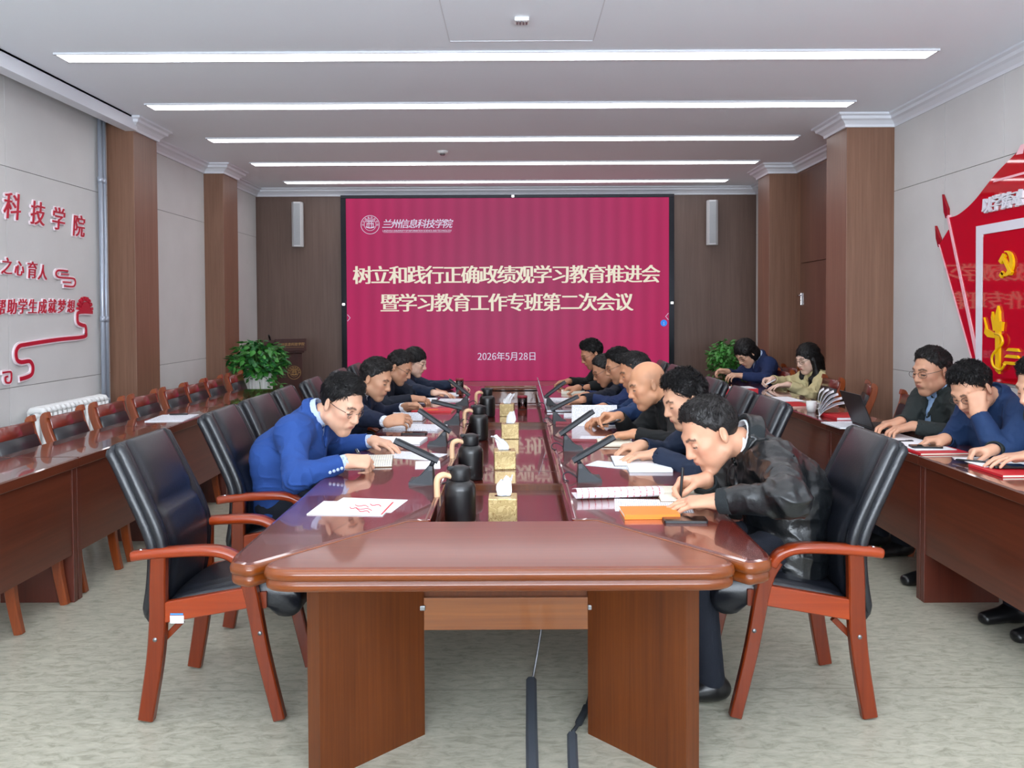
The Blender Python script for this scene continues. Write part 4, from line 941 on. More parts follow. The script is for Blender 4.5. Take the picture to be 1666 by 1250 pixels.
def open_book(label, px, py, w, l, rz, cover='cover_dark', pages='handwritten', h=0.014, z=TZ, name='notebook', lift=0.0):
    """open book, spine along local y, pages bulging to both sides"""
    p = at(px, py, z); t = thing(name, label, 'notebook', (p.x, p.y, z + 0.0006), rz)
    MB().bx(-w - 0.004, w + 0.004, -l / 2 - 0.003, l / 2 + 0.003, 0, 0.003, 0.001).build('cover', cover, t)
    for s in (-1, 1):
        n = 9; top = []
        for i in range(n):
            f = i / (n - 1); top.append((s * f * w, 0.003 + h * (0.55 + 0.45 * math.sin(PI * min(1, f * 1.15)) ** 0.7 if f > 0 else 0.35) * (1 if s < 0 else 0.85) + lift * f * f * (s < 0)))
        poly = [(0.0, 0.003)] + top + [(s * w, 0.003)]
        m = MB(); k = len(poly); m.add([(a, -l / 2, b) for a, b in poly] + [(a, l / 2, b) for a, b in poly], [list(range(k)), list(range(k, 2 * k))[::-1]] + [[i, (i + 1) % k, k + (i + 1) % k, k + i] for i in range(k)], 0, False)
        m.build('page_block', pages, t)
    return t
def phone(label, px, py, rz, z=TZ, w=0.075, l=0.155):
    p = at(px, py, z); t = thing('phone', label, 'phone', (p.x, p.y, z + 0.0006), rz)
    m = MB(); m.prism(round_poly([(-w / 2, -l / 2), (w / 2, -l / 2), (w / 2, l / 2), (-w / 2, l / 2)], 0.011), 0, 0.0085); m.build('case', 'black_plastic', t)
    m = MB(); m.prism(round_poly([(-w / 2 + .003, -l / 2 + .003), (w / 2 - .003, -l / 2 + .003), (w / 2 - .003, l / 2 - .003), (-w / 2 + .003, l / 2 - .003)], 0.009), 0.0085, 0.009); m.build('screen', 'screen_black', t)
    return t
def pen(label, a, b, body='black_plastic', tip='chrome', r=0.0055):
    a, b = Vector(a), Vector(b); d = (b - a).normalized(); Lb = (b - a).length
    t = thing('pen', label, 'pen', tuple(a)); 
    m = MB(); m.tube([d * 0.012, d * 0.02, d * Lb * 0.98, d * Lb], [r * 0.6, r, r, r * 0.7], 10); m.build('barrel', body, t)
    MB().tube([Vector((0, 0, 0)), d * 0.012], [0.0008, r * 0.6], 8).build('tip', tip, t)
    s = d.orthogonal().normalized(); MB().tube([d * Lb * 0.97 + s * r * 1.5, d * Lb * 0.7 + s * r * 1.6], 0.0014, 6).build('clip', 'chrome', t)
    return t
# left side
pz = sheet('white brochure with red print alone at the near left corner of the table', 'brochure', 'brochure', 573, 828, 0.21, 0.285, rad(86), 'paper', 0.003)
m = MB()
for k, (x, y, l_) in enumerate([(0.03, -0.03, 0.06), (0.045, -0.08, 0.05), (-0.02, -0.05, 0.07), (-0.055, -0.06, 0.05), (-0.01, -0.01, 0.04)]):
    m.tube(smooth_pts([(x - 0.02, y - l_ / 2, 0.0032), (x + 0.008, y - l_ / 6, 0.0034), (x - 0.008, y + l_ / 6, 0.0034), (x + 0.016, y + l_ / 2, 0.0032)], 4), 0.0022, 5)
m.bx(-0.1, 0.1, -0.139, -0.132, 0.003, 0.0034); m.build('printed_branch', 'red_paint', pz)
sheet('plain white sheet tucked under the brochure at the near left corner', 'paper_sheet', 'paper', 596, 822, 0.21, 0.27, rad(80), 'paper', 0.0006, group='white papers')
nb = open_book('open notebook under the hand of the man in bright blue', 603, 752, 0.15, 0.215, rad(97), 'cover_brown', 'handwritten')
sheet('loose white sheet beside the open notebook, below the nearest left microphone', 'paper_sheet', 'paper', 676, 742, 0.2, 0.28, rad(70), 'printed', 0.001)
sheet('white sheet jutting towards the flask from under the nearest left microphone', 'paper_sheet', 'paper', 696, 757, 0.12, 0.20, rad(6), 'paper', 0.0016)
sheet('thin stack of documents beyond the open notebook, left row', 'document', 'document', 648, 718, 0.21, 0.30, rad(84), 'paper', 0.010)
sheet('pale lilac documents in front of the white-collared man', 'document', 'document', 676, 697, 0.22, 0.36, rad(78), 'printed', 0.012)
phone('black phone lying in front of the white-collared man', 674, 706, rad(88))
bk = open_book('booklet held open by the white-collared man', 668, 682, 0.12, 0.2, rad(88), 'cover_brown', 'printed', lift=0.05)
rf = notebook('red folder lying between the second and third left microphones', 706, 669, 0.22, 0.30, rad(85), 'paper_red', 0.012)
sheet('orange-red label on the red folder', 'label_card', 'card', 704, 667, 0.05, 0.08, rad(85), 'cover_orange', 0.001, z=TZ + 0.0135)
open_book('open white notebook of the man in dark jacket and glasses, left row', 690, 652, 0.13, 0.2, rad(88), 'cover_dark', 'paper')
sheet('white papers under the hands of the woman at far end of the left row', 'document', 'document', 722, 642, 0.21, 0.3, rad(85), 'paper', 0.006)
sheet('white documents below the farthest left microphone', 'document', 'document', 738, 652, 0.2, 0.25, rad(88), 'printed', 0.006)
def glass_cup(label, px, py, h=0.12, r=0.035, fill=0.6, cap='cover_wine', z=TZ, body='glass'):
    p = at(px, py, z); t = thing('glass_jar', label, 'jar', (p.x, p.y, z + 0.0006))
    MB().lathe([(0.0, 0.0), (r, 0.0), (r, h), (r - 0.003, h), (r - 0.003, 0.004), (0.0, 0.004)], 24).build('jar_wall', body, t)
    MB().lathe([(0.0, 0.005), (r - 0.004, 0.005), (r - 0.004, h * fill), (0.0, h * fill)], 20).build('tea', 'tea', t)
    if cap: MB().lathe([(0.0, h), (r + 0.002, h), (r + 0.002, h + 0.018), (0.0, h + 0.02)], 24).build('lid', cap, t)
glass_cup('small lidded tea glass beside the farthest left microphone', 748, 643, 0.13, 0.034)
glass_cup('squat glass jar with pink label in the sunken middle, far end of table', 850, 666, 0.10, 0.042, 0.8, 'cover_wine', TRZ)
# right side
rl = thing('rolled_document', 'curled red-printed brochure in front of the man in the leather jacket', 'document', tuple(at(1003, 806, TZ)), rad(6))
m = MB(); rs = []
pr = [(0.06, 0.001), (0.0, 0.0008), (-0.05, 0.001), (-0.072, 0.008), (-0.078, 0.022), (-0.07, 0.034), (-0.05, 0.040), (-0.01, 0.034), (0.05, 0.018)]
pr = [tuple(p)[:2] for p in smooth_pts([(a, b, 0) for a, b in pr], 3)]
L_ = 0.175; outer = [(-L_, y, z + 0.0008) for y, z in pr] + [(L_, y, z + 0.0008) for y, z in pr] + [(-L_, y, z + 0.0022) for y, z in pr] + [(L_, y, z + 0.0022) for y, z in pr]
k = len(pr); fs = []
for i in range(k - 1): fs += [[i, i + 1, k + i + 1, k + i], [2 * k + i, 2 * k + i + 1, 3 * k + i + 1, 3 * k + i], [i, i + 1, 2 * k + i + 1, 2 * k + i], [k + i, k + i + 1, 3 * k + i + 1, 3 * k + i]]
m.add(outer, fs, 0, True); m.build('curled_pages', 'printed_red', rl)
open_book('open notebook the man in the leather jacket writes in', 1108, 806, 0.125, 0.19, rad(-93), 'cover_brown', 'paper_cream')
sheet('printed sheet between the orange notebook and the open notebook', 'paper_sheet', 'paper', 1062, 823, 0.20, 0.29, rad(84), 'printed', 0.001)
on_ = notebook('orange notebook at the near right end of the table', 1056, 838, 0.135, 0.20, rad(91), 'cover_orange', 0.017, name='orange_notebook')
phone('black phone beside the orange notebook', 1114, 848, rad(88))
notebook('white-topped closed notebook in front of the young man in navy', 1056, 764, 0.15, 0.2, rad(88), 'paper', 0.014)
open_book('open white booklet under the fingers of the young man in navy', 1030, 752, 0.12, 0.2, rad(88), 'cover_dark', 'paper')
sheet('white leaflet with a red line at the edge of the young man\'s papers', 'leaflet', 'paper', 996, 757, 0.14, 0.22, rad(60), 'printed', 0.001)
sheet('printed page tilted up in front of the bald man', 'paper_sheet', 'paper', 985, 715, 0.22, 0.30, rad(82), 'printed', 0.001)
open_book('cream open notebook of the bald man', 1000, 722, 0.125, 0.19, rad(88), 'cover_brown', 'paper_cream')
sheet('wine red folder edge beside the second right microphone', 'folder', 'folder', 958, 718, 0.08, 0.28, rad(85), 'cover_wine', 0.006)
tp = at(962, 690, TZ)
pg = thing('paper_sheet', 'printed page held up at a slant by the bald man', 'paper', (tp.x + 0.02, tp.y - 0.02, TZ + 0.05), rad(-4))
m = MB(); m.box((0, 0, 0), (0.30, 0.22, 0.0012), Euler((rad(38), 0, 0))); m.build('page', 'printed', pg)
sheet('documents in front of the man with grey temples, right row', 'document', 'document', 952, 678, 0.22, 0.3, rad(86), 'printed', 0.01)
notebook('wine-covered book by the third right microphone', 930, 688, 0.15, 0.21, rad(86), 'cover_wine', 0.016)
sheet('white papers below the piped navy sleeve, right row', 'document', 'document', 925, 664, 0.22, 0.32, rad(86), 'paper', 0.008)
sheet('white papers beside the farthest right microphone', 'document', 'document', 915, 652, 0.22, 0.3, rad(86), 'printed', 0.012)
notebook('thick cream notebook under the hands of the farthest man on the right', 932, 640, 0.15, 0.21, rad(88), 'paper_cream', 0.025)
def laptop(label, p, rz, ang, metal, w=0.33, d=0.23):
    t = thing('laptop', label, 'laptop', (p[0], p[1], p[2] + 0.0006), rz)      # screen hinge along local y at -x, opens towards +x
    b = MB(); b.bx(-d / 2, d / 2, -w / 2, w / 2, 0.001, 0.016, 0.003); b_ = b.build('base', metal, t)
    k = MB()
    for i in range(5):
        for j in range(14): k.bx(-0.085 + i * 0.019, -0.07 + i * 0.019, -0.145 + j * 0.0208, -0.127 + j * 0.0208, 0.016, 0.0172)
    k.build('keyboard', 'black_plastic', b_)
    MB().bx(0.03, 0.095, -0.05, 0.05, 0.016, 0.0164).build('touchpad', 'mic_body', b_)
    M = Matrix.Translation((-d / 2, 0, 0.016)) @ Matrix.Rotation(ang, 4, 'Y')
    l = MB(); l.bx(0, 0.225, -w / 2, w / 2, -0.006, 0.0, 0.002); l.v = [tuple(M @ Vector(v)) for v in l.v]; lo = l.build('lid', metal, t)
    l = MB(); l.bx(0.012, 0.215, -w / 2 + 0.01, w / 2 - 0.01, 0.0001, 0.0012) if False else l.bx(0.012, 0.215, -w / 2 + 0.01, w / 2 - 0.01, -0.0072, -0.006)
    l.v = [tuple(M @ Vector(v)) for v in l.v]; l.build('display', 'screen_black', lo)
    l = MB(); l.tube([(-d / 2, -w / 2 + 0.03, 0.014), (-d / 2, w / 2 - 0.03, 0.014)], 0.007, 8); l.build('hinge', 'black_plastic', t)
    return t
lp = at(888, 667, TZ); laptop('thin silver laptop standing open on the right half of the table', (lp.x + 0.115, lp.y, TZ), 0, rad(-106), 'metal_grey')
# right wall desks
lp = at(1421, 703, TZ); laptop('black laptop open on the right-hand desk under the typing hands', (lp.x + 0.115, lp.y + 0.16, TZ), 0, rad(-112), 'black_plastic')
sheet('white paper under the black laptop', 'paper_sheet', 'paper', 1452, 714, 0.28, 0.34, rad(4), 'paper', 0.0012)
rf = notebook('red folder under the phone of the man resting his head', 1512, 733, 0.26, 0.30, rad(3), 'paper_red', 0.012)
sheet('white sheets on the red folder of the man resting his head', 'paper_sheet', 'paper', 1500, 726, 0.22, 0.28, rad(3), 'paper', 0.002, z=TZ + 0.014)
phone('black phone on the red folder of the man resting his head', 1506, 728, rad(82), TZ + 0.0175)
q = at(1467, 721, TZ); pen('black pen lying on the desk beside the black laptop', (q.x - 0.07, q.y, TZ + 0.0085), (q.x + 0.07, q.y + 0.01, TZ + 0.0085))
rf = notebook('red folder at the right picture edge', 1655, 768, 0.30, 0.26, rad(2), 'paper_red', 0.012)
sheet('white sheet on the red folder at the right picture edge', 'paper_sheet', 'paper', 1620, 752, 0.28, 0.25, rad(4), 'paper', 0.002, z=TZ + 0.014)
phone('dark phone on the papers at the right picture edge', 1640, 760, rad(86), TZ + 0.0175)
q = at(1566, 757, TZ); pen('dark pen at the corner of the papers by the right picture edge', (q.x - 0.02, q.y + 0.05, TZ + 0.02), (q.x + 0.09, q.y - 0.04, TZ + 0.02))
sheet('papers on the right-hand desk before the black laptop', 'document', 'document', 1378, 693, 0.22, 0.28, rad(3), 'printed', 0.008)
notebook('pink-edged booklet stack on the right-hand desk before the leaning papers', 1372, 680, 0.21, 0.28, rad(2), 'paper_red', 0.02, pages='paper')
q = at(1357, 674, TZ); cup = thing('tea_cup', 'white cup on the right-hand desk beside the curled papers', 'cup', (q.x - 0.12, q.y + 0.12, TZ + 0.0006))
MB().lathe([(0, 0), (0.028, 0), (0.036, 0.03), (0.038, 0.08), (0.035, 0.08), (0.033, 0.03), (0, 0.006)], 20).build('bowl', 'white_enamel', cup)
MB().tube(smooth_pts([(0.036, 0, 0.065), (0.06, 0, 0.06), (0.058, 0, 0.03), (0.034, 0, 0.022)], 4), 0.004, 6).build('handle', 'white_enamel', cup)
q = at(1333, 676, TZ); fo = thing('folded_papers', 'white pages fanned upright on the right-hand desk near the empty wooden chair', 'document', (q.x + 0.0, q.y, TZ + 0.001), rad(-20))
m = MB()
for k in range(6):
    a = rad(30 + k * 12); pts = smooth_pts([(0, 0, 0), (0.05 * math.cos(a) - 0.01, 0, 0.08 * math.sin(a)), (0.12 * math.cos(a), 0, 0.16 * math.sin(a)), (0.16 * math.cos(a) + 0.03, 0, 0.19 * math.sin(a))], 4)
    m.sweep_rect(pts, 0.16, 0.0014, (0, 1, 0))
m.build('pages', 'paper', fo)
notebook('red-edged folder in front of the long-haired woman', 1290, 660, 0.22, 0.32, rad(3), 'paper_red', 0.012)
sheet('white sheets the long-haired woman writes on', 'paper_sheet', 'paper', 1268, 650, 0.3, 0.36, rad(5), 'paper', 0.002)
q = at(1200, 641, TZ); t = notebook('thick red-spined book in front of the woman with bobbed hair', 1200, 640, 0.24, 0.30, rad(90), 'paper_red', 0.05, pages='paper')
MB().bx(-0.1, 0.11, -0.14, 0.14, 0.0505, 0.052).build('title_page', 'printed', t)
# left wall desk
sheet('loose white sheets on the left wall desk', 'document', 'document', 281, 681, 0.26, 0.36, rad(5), 'printed', 0.005)
q = at(287, 677, TZ); pen('black pen lying on the loose sheets of the left wall desk', (q.x - 0.06, q.y - 0.01, TZ + 0.0125), (q.x + 0.08, q.y + 0.01, TZ + 0.0125))
# ---------------------------------------------------------------- figures: smooth implicit surfaces turned into meshes
A = np.array
def nrm(v): v = A(v, float); return v / (np.linalg.norm(v) + 1e-12)
def p_cone(a, b, ra, rb, side=None, asp=1.0, cut_b=False, cut_a=False):
    a, b = A(a, float), A(b, float); ab = b - a; L2 = ab @ ab + 1e-12; u = ab / math.sqrt(L2); sd = None if side is None else nrm(side)
    def f(P):
        v = P - a; h = np.clip(v @ ab / L2, 0, 1); w_ = v - h[:, None] * ab
        if sd is not None: w_ = w_ - np.outer((w_ @ sd) * (1 - 1 / asp), sd)
        d = np.sqrt((w_ * w_).sum(1)) - (ra + h * (rb - ra))
        if cut_b: d = np.maximum(d, (P - b) @ u)
        if cut_a: d = np.maximum(d, -(P - a) @ u)
        return d
    return f, (a + b) / 2, math.sqrt(L2) / 2 + max(ra, rb) * max(1, asp)
def p_ell(c, r, R=None):
    c, r = A(c, float), A(r, float); Rm = np.eye(3) if R is None else R
    def f(P):
        q = (P - c) @ Rm; k0 = np.sqrt(((q / r) ** 2).sum(1)) + 1e-9; k1 = np.sqrt(((q / r ** 2) ** 2).sum(1)) + 1e-9
        return k0 * (k0 - 1) / k1
    return f, c, float(max(r))
def p_shell(a, b, ra, rb, th, cuts=()):
    """open tube wall (collars, cuffs)"""
    g, c, R = p_cone(a, b, ra, rb); a, b = A(a, float), A(b, float); u = nrm(b - a)
    def f(P):
        d = np.abs(g(P)) - th; d = np.maximum(d, (P - b) @ u); d = np.maximum(d, -(P - a) @ u)
        return d
    return f, c, R + th
def p_half(n, c):   # keeps the side where (P-c).n < 0
    n = nrm(n); c = A(c, float)
    return (lambda P: (P - c) @ n), c, 1e9
class SDF:
    def __init__(s): s.ops = []
    def u(s, pr, k=0.0): s.ops.append(('u', pr, k)); return s
    def cut(s, pr, k=0.0): s.ops.append(('s', pr, k)); return s
    def keep(s, pr, k=0.0): s.ops.append(('i', pr, k)); return s
    def ev(s, P, c=None, hd=0.0):
        d = np.full(len(P), 9.0)
        for op, (f, pc, R), k in s.ops:
            if c is not None and op != 'i' and np.linalg.norm(c - pc) - R > hd + 0.07: continue
            e = f(P)
            if op == 'u':
                if k > 0: h = np.maximum(k - np.abs(d - e), 0) / k; d = np.minimum(d, e) - h * h * k * 0.25
                else: d = np.minimum(d, e)
            else:
                if op == 's': e = -e
                if k > 0: h = np.maximum(k - np.abs(d - e), 0) / k; d = np.maximum(d, e) + h * h * k * 0.25
                else: d = np.maximum(d, e)
        return d
def surface(s, vox, B=14):
    """naive surface nets over sparse blocks -> verts, quads"""
    lo = np.min([pc - R for op, (f, pc, R), k in s.ops if op == 'u'], 0) - 2 * vox; hi = np.max([pc + R for op, (f, pc, R), k in s.ops if op == 'u'], 0) + 2 * vox
    nb = np.ceil((hi - lo) / (vox * B)).astype(int); N = nb * B + 2
    ii = np.stack(np.meshgrid(*[np.arange(n) for n in nb], indexing='ij'), -1).reshape(-1, 3)
    cen = lo + (ii + 0.5) * B * vox; hd = B * vox * math.sqrt(3) / 2
    dc = s.ev(cen); act = ii[np.abs(dc) < hd * 1.15 + 0.035]
    g = np.stack(np.meshgrid(*[np.arange(B + 1)] * 3, indexing='ij'), -1).reshape(-1, 3)
    key = lambda c: (c[:, 0] * N[1] + c[:, 1]) * N[2] + c[:, 2]
    VK, VP, Q = [], [], []
    corners = A([[i, j, k] for i in (0, 1) for j in (0, 1) for k in (0, 1)])
    edges = [(a, b) for a in range(8) for b in range(a + 1, 8) if np.abs(corners[a] - corners[b]).sum() == 1]
    for blk in act:
        base = blk * B; P = lo + (base + g) * vox; c = lo + (blk + 0.5) * B * vox
        F = s.ev(P, c, hd).reshape(B + 1, B + 1, B + 1); S = F < 0
        if S.all() or not S.any(): continue
        cs = np.stack([S[a:a + B, b:b + B, d:d + B] for a in (0, 1) for b in (0, 1) for d in (0, 1)], -1); cnt = cs.sum(-1)
        cell = np.argwhere((cnt > 0) & (cnt < 8))
        if len(cell):
            v8 = np.stack([F[cell[:, 0] + o[0], cell[:, 1] + o[1], cell[:, 2] + o[2]] for o in corners], 1)
            acc = np.zeros((len(cell), 3)); n = np.zeros(len(cell))
            for a, b in edges:
                fa, fb = v8[:, a], v8[:, b]; m_ = (fa < 0) != (fb < 0); t = np.where(m_, fa / np.where(m_, fa - fb, 1), 0)
                acc += np.where(m_[:, None], corners[a] + t[:, None] * (corners[b] - corners[a]), 0); n += m_
            VK.append(key(cell + base)); VP.append(lo + (cell + base + acc / n[:, None]) * vox)
        for ax in range(3):
            s0 = [slice(0, B)] * 3; s1 = list(s0); s1[ax] = slice(1, B + 1)
            a, b = S[tuple(s0)], S[tuple(s1)]; e = np.argwhere(a != b)
            if not len(e): continue
            fl = a[e[:, 0], e[:, 1], e[:, 2]]; bx, cx = (ax + 1) % 3, (ax + 2) % 3; e = e + base
            db, dc_ = np.eye(3, dtype=int)[bx], np.eye(3, dtype=int)[cx]
            q = np.stack([key(e - db - dc_), key(e - dc_), key(e), key(e - db)], 1); q[~fl] = q[~fl][:, ::-1]; Q.append(q)
    K = np.concatenate(VK); V = np.concatenate(VP); Q = np.concatenate(Q); o = np.argsort(K); K, V = K[o], V[o]
    q = np.searchsorted(K, Q); q = np.minimum(q, len(K) - 1); ok = (K[q] == Q).all(1); return V, q[ok]
def smooth_v(V, Q, it=1, w_=0.5):
    for _ in range(it):
        acc = np.zeros_like(V); n = np.zeros(len(V))
        for a, b in ((0, 1), (1, 2), (2, 3), (3, 0)):
            np.add.at(acc, Q[:, a], V[Q[:, b]]); np.add.at(acc, Q[:, b], V[Q[:, a]]); np.add.at(n, Q[:, a], 1); np.add.at(n, Q[:, b], 1)
        V = V * (1 - w_) + w_ * acc / np.maximum(n, 1)[:, None]
    return V
def normals(V, Q):
    fn = np.cross(V[Q[:, 2]] - V[Q[:, 0]], V[Q[:, 3]] - V[Q[:, 1]]); N = np.zeros_like(V)
    for i in range(4): np.add.at(N, Q[:, i], fn)
    return N / (np.linalg.norm(N, axis=1)[:, None] + 1e-12)
def vnoise(P, seed=0):
    i = np.floor(P).astype(np.int64); f = P - i; f = f * f * (3 - 2 * f); out = np.zeros(len(P))
    for a in (0, 1):
        for b in (0, 1):
            for c in (0, 1):
                h = ((i[:, 0] + a) * 374761393 + (i[:, 1] + b) * 668265263 + (i[:, 2] + c) * 2147483647 + seed * 974711) & 0xffffffff
                h = ((h ^ (h >> 13)) * 1274126177) & 0xffffffff; h = (h ^ (h >> 16)) & 0xffff
                out += (h / 65535.0 * 2 - 1) * (f[:, 0] if a else 1 - f[:, 0]) * (f[:, 1] if b else 1 - f[:, 1]) * (f[:, 2] if c else 1 - f[:, 2])
    return out
def np_mesh(name, V, Q, mats, col=None):
    me = bpy.data.meshes.new(name); me.vertices.add(len(V)); me.vertices.foreach_set('co', V.astype(np.float32).ravel())
    k = Q.shape[1]; me.loops.add(len(Q) * k); me.loops.foreach_set('vertex_index', Q.astype(np.int32).ravel())
    me.polygons.add(len(Q)); me.polygons.foreach_set('loop_start', np.arange(0, len(Q) * k, k, dtype=np.int32)); me.polygons.foreach_set('loop_total', np.full(len(Q), k, dtype=np.int32))
    me.polygons.foreach_set('use_smooth', np.ones(len(Q), dtype=bool)); me.update(calc_edges=True); me.validate()
    for m in mats: me.materials.append(M_[m])
    if col is not None:
        at_ = me.color_attributes.new('tone', 'FLOAT_COLOR', 'POINT'); at_.data.foreach_set('color', np.concatenate([col, np.ones((len(col), 1))], 1).astype(np.float32).ravel())
    return me

def make_skin():
    m = bpy.data.materials.new('skin'); m.use_nodes = True; MATS['skin'] = m; nt = m.node_tree; b = nt.nodes['Principled BSDF']
    a = nt.nodes.new('ShaderNodeAttribute'); a.attribute_name = 'tone'; nt.links.new(a.outputs['Color'], b.inputs['Base Color'])
    b.inputs['Roughness'].default_value = 0.48; b.inputs['Specular IOR Level'].default_value = 0.4
    b.inputs['Subsurface Weight'].default_value = 0.12; b.inputs['Subsurface Radius'].default_value = (0.012, 0.005, 0.003); b.inputs['Subsurface Scale'].default_value = 1.0
make_skin()
def cloth(name, rgb, rough=0.85, spec=0.3, bump=(260, 0.2), **k): return mat(name, rgb, rough, spec=spec, bump=bump, **k)
cloth('blue_suit', (36, 68, 132), 0.85); cloth('dark_suit', (26, 34, 56), 0.85); cloth('navy_jacket', (28, 40, 62), 0.7); cloth('navy_dark', (22, 28, 42), 0.75)
cloth('black_jacket', (28, 30, 31), 0.8); cloth('knit_dark', (38, 42, 44), 0.95, bump=(500, 0.5)); mat('leather_jacket', (12, 15, 18), 0.3, spec=0.6, bump=(70, 0.16))
cloth('charcoal', (40, 46, 46), 0.85); cloth('navy_suit', (30, 44, 82), 0.85); cloth('navy_casual', (28, 52, 90), 0.75); cloth('beige_blouse', (206, 194, 148), 0.75)
cloth('shirt_white', (226, 230, 238), 0.8, bump=(400, 0.1)); cloth('shirt_blue', (150, 178, 214), 0.8, bump=(400, 0.1)); cloth('shirt_lightblue', (176, 192, 220), 0.8, bump=(400, 0.1)); cloth('shirt_grey', (120, 126, 130), 0.8); cloth('trousers', (28, 32, 42), 0.85)
cloth('blouse_trim', (34, 32, 34), 0.8)
mat('shoe_black', (20, 20, 22), 0.3); mat('hair_black', (19, 17, 18), 0.5, spec=0.35); mat('hair_dark', (30, 27, 27), 0.5, spec=0.35); mat('hair_grey', (74, 72, 70), 0.5, var=(60, 0.5)); mat('stubble', (120, 102, 88), 0.6)
mat('glasses_metal', (90, 84, 80), 0.3, metal=0.8); mat('glasses_black', (24, 22, 24), 0.3)
mat('lens', (255, 255, 255), 0.02, trans=1.0, ior=1.02); mat('shoe_green', (120, 210, 40), 0.5)

def hand_ops(s, W, fwd, up, side, curl, thumb, sc=1.0, spread=0.0, E_=None):
    """side +1 right hand / -1 left; fwd wrist->fingers, up = back of the hand; curl per finger (mcp,pip,dip) degrees"""
    fwd = nrm(fwd); up = nrm(A(up) - fwd * (A(up) @ fwd)); lat = np.cross(up, fwd) * side     # towards the thumb side
    T = lambda p: W + (fwd * p[0] + lat * p[1] + up * p[2]) * sc
    R = lambda r: r * sc
    ys0, ys1 = (0.017, 0.006, -0.006, -0.016), (0.031, 0.011, -0.010, -0.029); xs = (0.086, 0.090, 0.085, 0.077)
    for y0, y1, x in zip(ys0, ys1, xs): s.u(p_cone(T((-0.005, y0, 0)), T((x, y1, 0.002)), R(0.0145), R(0.0115), up, 0.9), 0.022)
    fa = nrm(W - E_); s.u(p_cone(W - fa * 0.07, T((0.002, 0, 0)), R(0.023), R(0.020), lat, 1.3), 0.02)
    s.u(p_cone(T((0.03, 0.022, -0.010)), T((0.06, 0.0, -0.012)), R(0.017), R(0.014)), 0.02)
    Ls = ((0.042, 0.026, 0.021), (0.047, 0.029, 0.022), (0.043, 0.027, 0.021), (0.034, 0.020, 0.018)); rr = (0.0098, 0.0100, 0.0095, 0.0084)
    tips = []
    for i in range(4):
        p = A((xs[i], ys1[i], 0.0)); ang = 0; dy = (0.06, 0.015, -0.03, -0.09)[i] * (1 + spread * 3) * (1 if curl[i][0] < 50 else -0.4)
        for j in range(3):
            ang += rad(curl[i][j]); d = A((math.cos(ang), dy, -math.sin(ang))); d /= np.linalg.norm(d); q = p + d * Ls[i][j]
            s.u(p_cone(T(p), T(q), R(rr[i] * (1 - 0.08 * j)), R(rr[i] * (0.92 - 0.09 * j))), 0.005 if j == 0 else 0.004); p = q
        tips.append(T(p))
    for j, (a, b) in enumerate(zip(thumb[:-1], thumb[1:])): s.u(p_cone(T(a), T(b), R((0.0155, 0.0118, 0.0105)[j]), R((0.0118, 0.0108, 0.0085)[j])), (0.018, 0.006, 0.004)[j])
    return tips, T
POSES = {
    'flat': (((12, 18, 10), (10, 16, 8), (12, 18, 10), (16, 20, 12)), ((0.012, 0.016, -0.004), (0.048, 0.046, -0.012), (0.076, 0.062, -0.016), (0.098, 0.066, -0.018))),
    'relaxed': (((28, 38, 22), (32, 42, 24), (36, 46, 26), (40, 46, 26)), ((0.012, 0.016, -0.006), (0.045, 0.042, -0.022), (0.072, 0.052, -0.032), (0.094, 0.050, -0.040))),
    'pen': (((48, 52, 18), (56, 58, 24), (66, 72, 36), (70, 74, 36)), ((0.012, 0.016, -0.008), (0.044, 0.036, -0.028), (0.074, 0.030, -0.045), (0.097, 0.020, -0.054))),
    'fist': (((72, 88, 48), (74, 90, 48), (76, 92, 50), (78, 90, 50)), ((0.012, 0.018, -0.008), (0.045, 0.038, -0.026), (0.070, 0.024, -0.042), (0.078, 0.002, -0.046))),
    'hold': (((35, 30, 16), (38, 32, 18), (40, 36, 20), (46, 38, 22)), ((0.012, 0.018, -0.004), (0.045, 0.044, -0.014), (0.078, 0.044, -0.018), (0.104, 0.036, -0.022))),
    'type': (((22, 40, 26), (20, 42, 26), (22, 42, 26), (26, 40, 26)), ((0.012, 0.016, -0.006), (0.046, 0.042, -0.020), (0.072, 0.050, -0.030), (0.094, 0.046, -0.038))),
}
def ik(S, W, l1, l2, pole):
    d = W - S; L = np.linalg.norm(d)
    if L > (l1 + l2) * 0.985: k = L / ((l1 + l2) * 0.985); l1, l2 = l1 * k, l2 * k
    a = (l1 * l1 - l2 * l2 + L * L) / (2 * L); h = math.sqrt(max(l1 * l1 - a * a, 0)); u = d / L
    p = A(pole, float); p = p - u * (p @ u); return S + u * a + nrm(p) * h
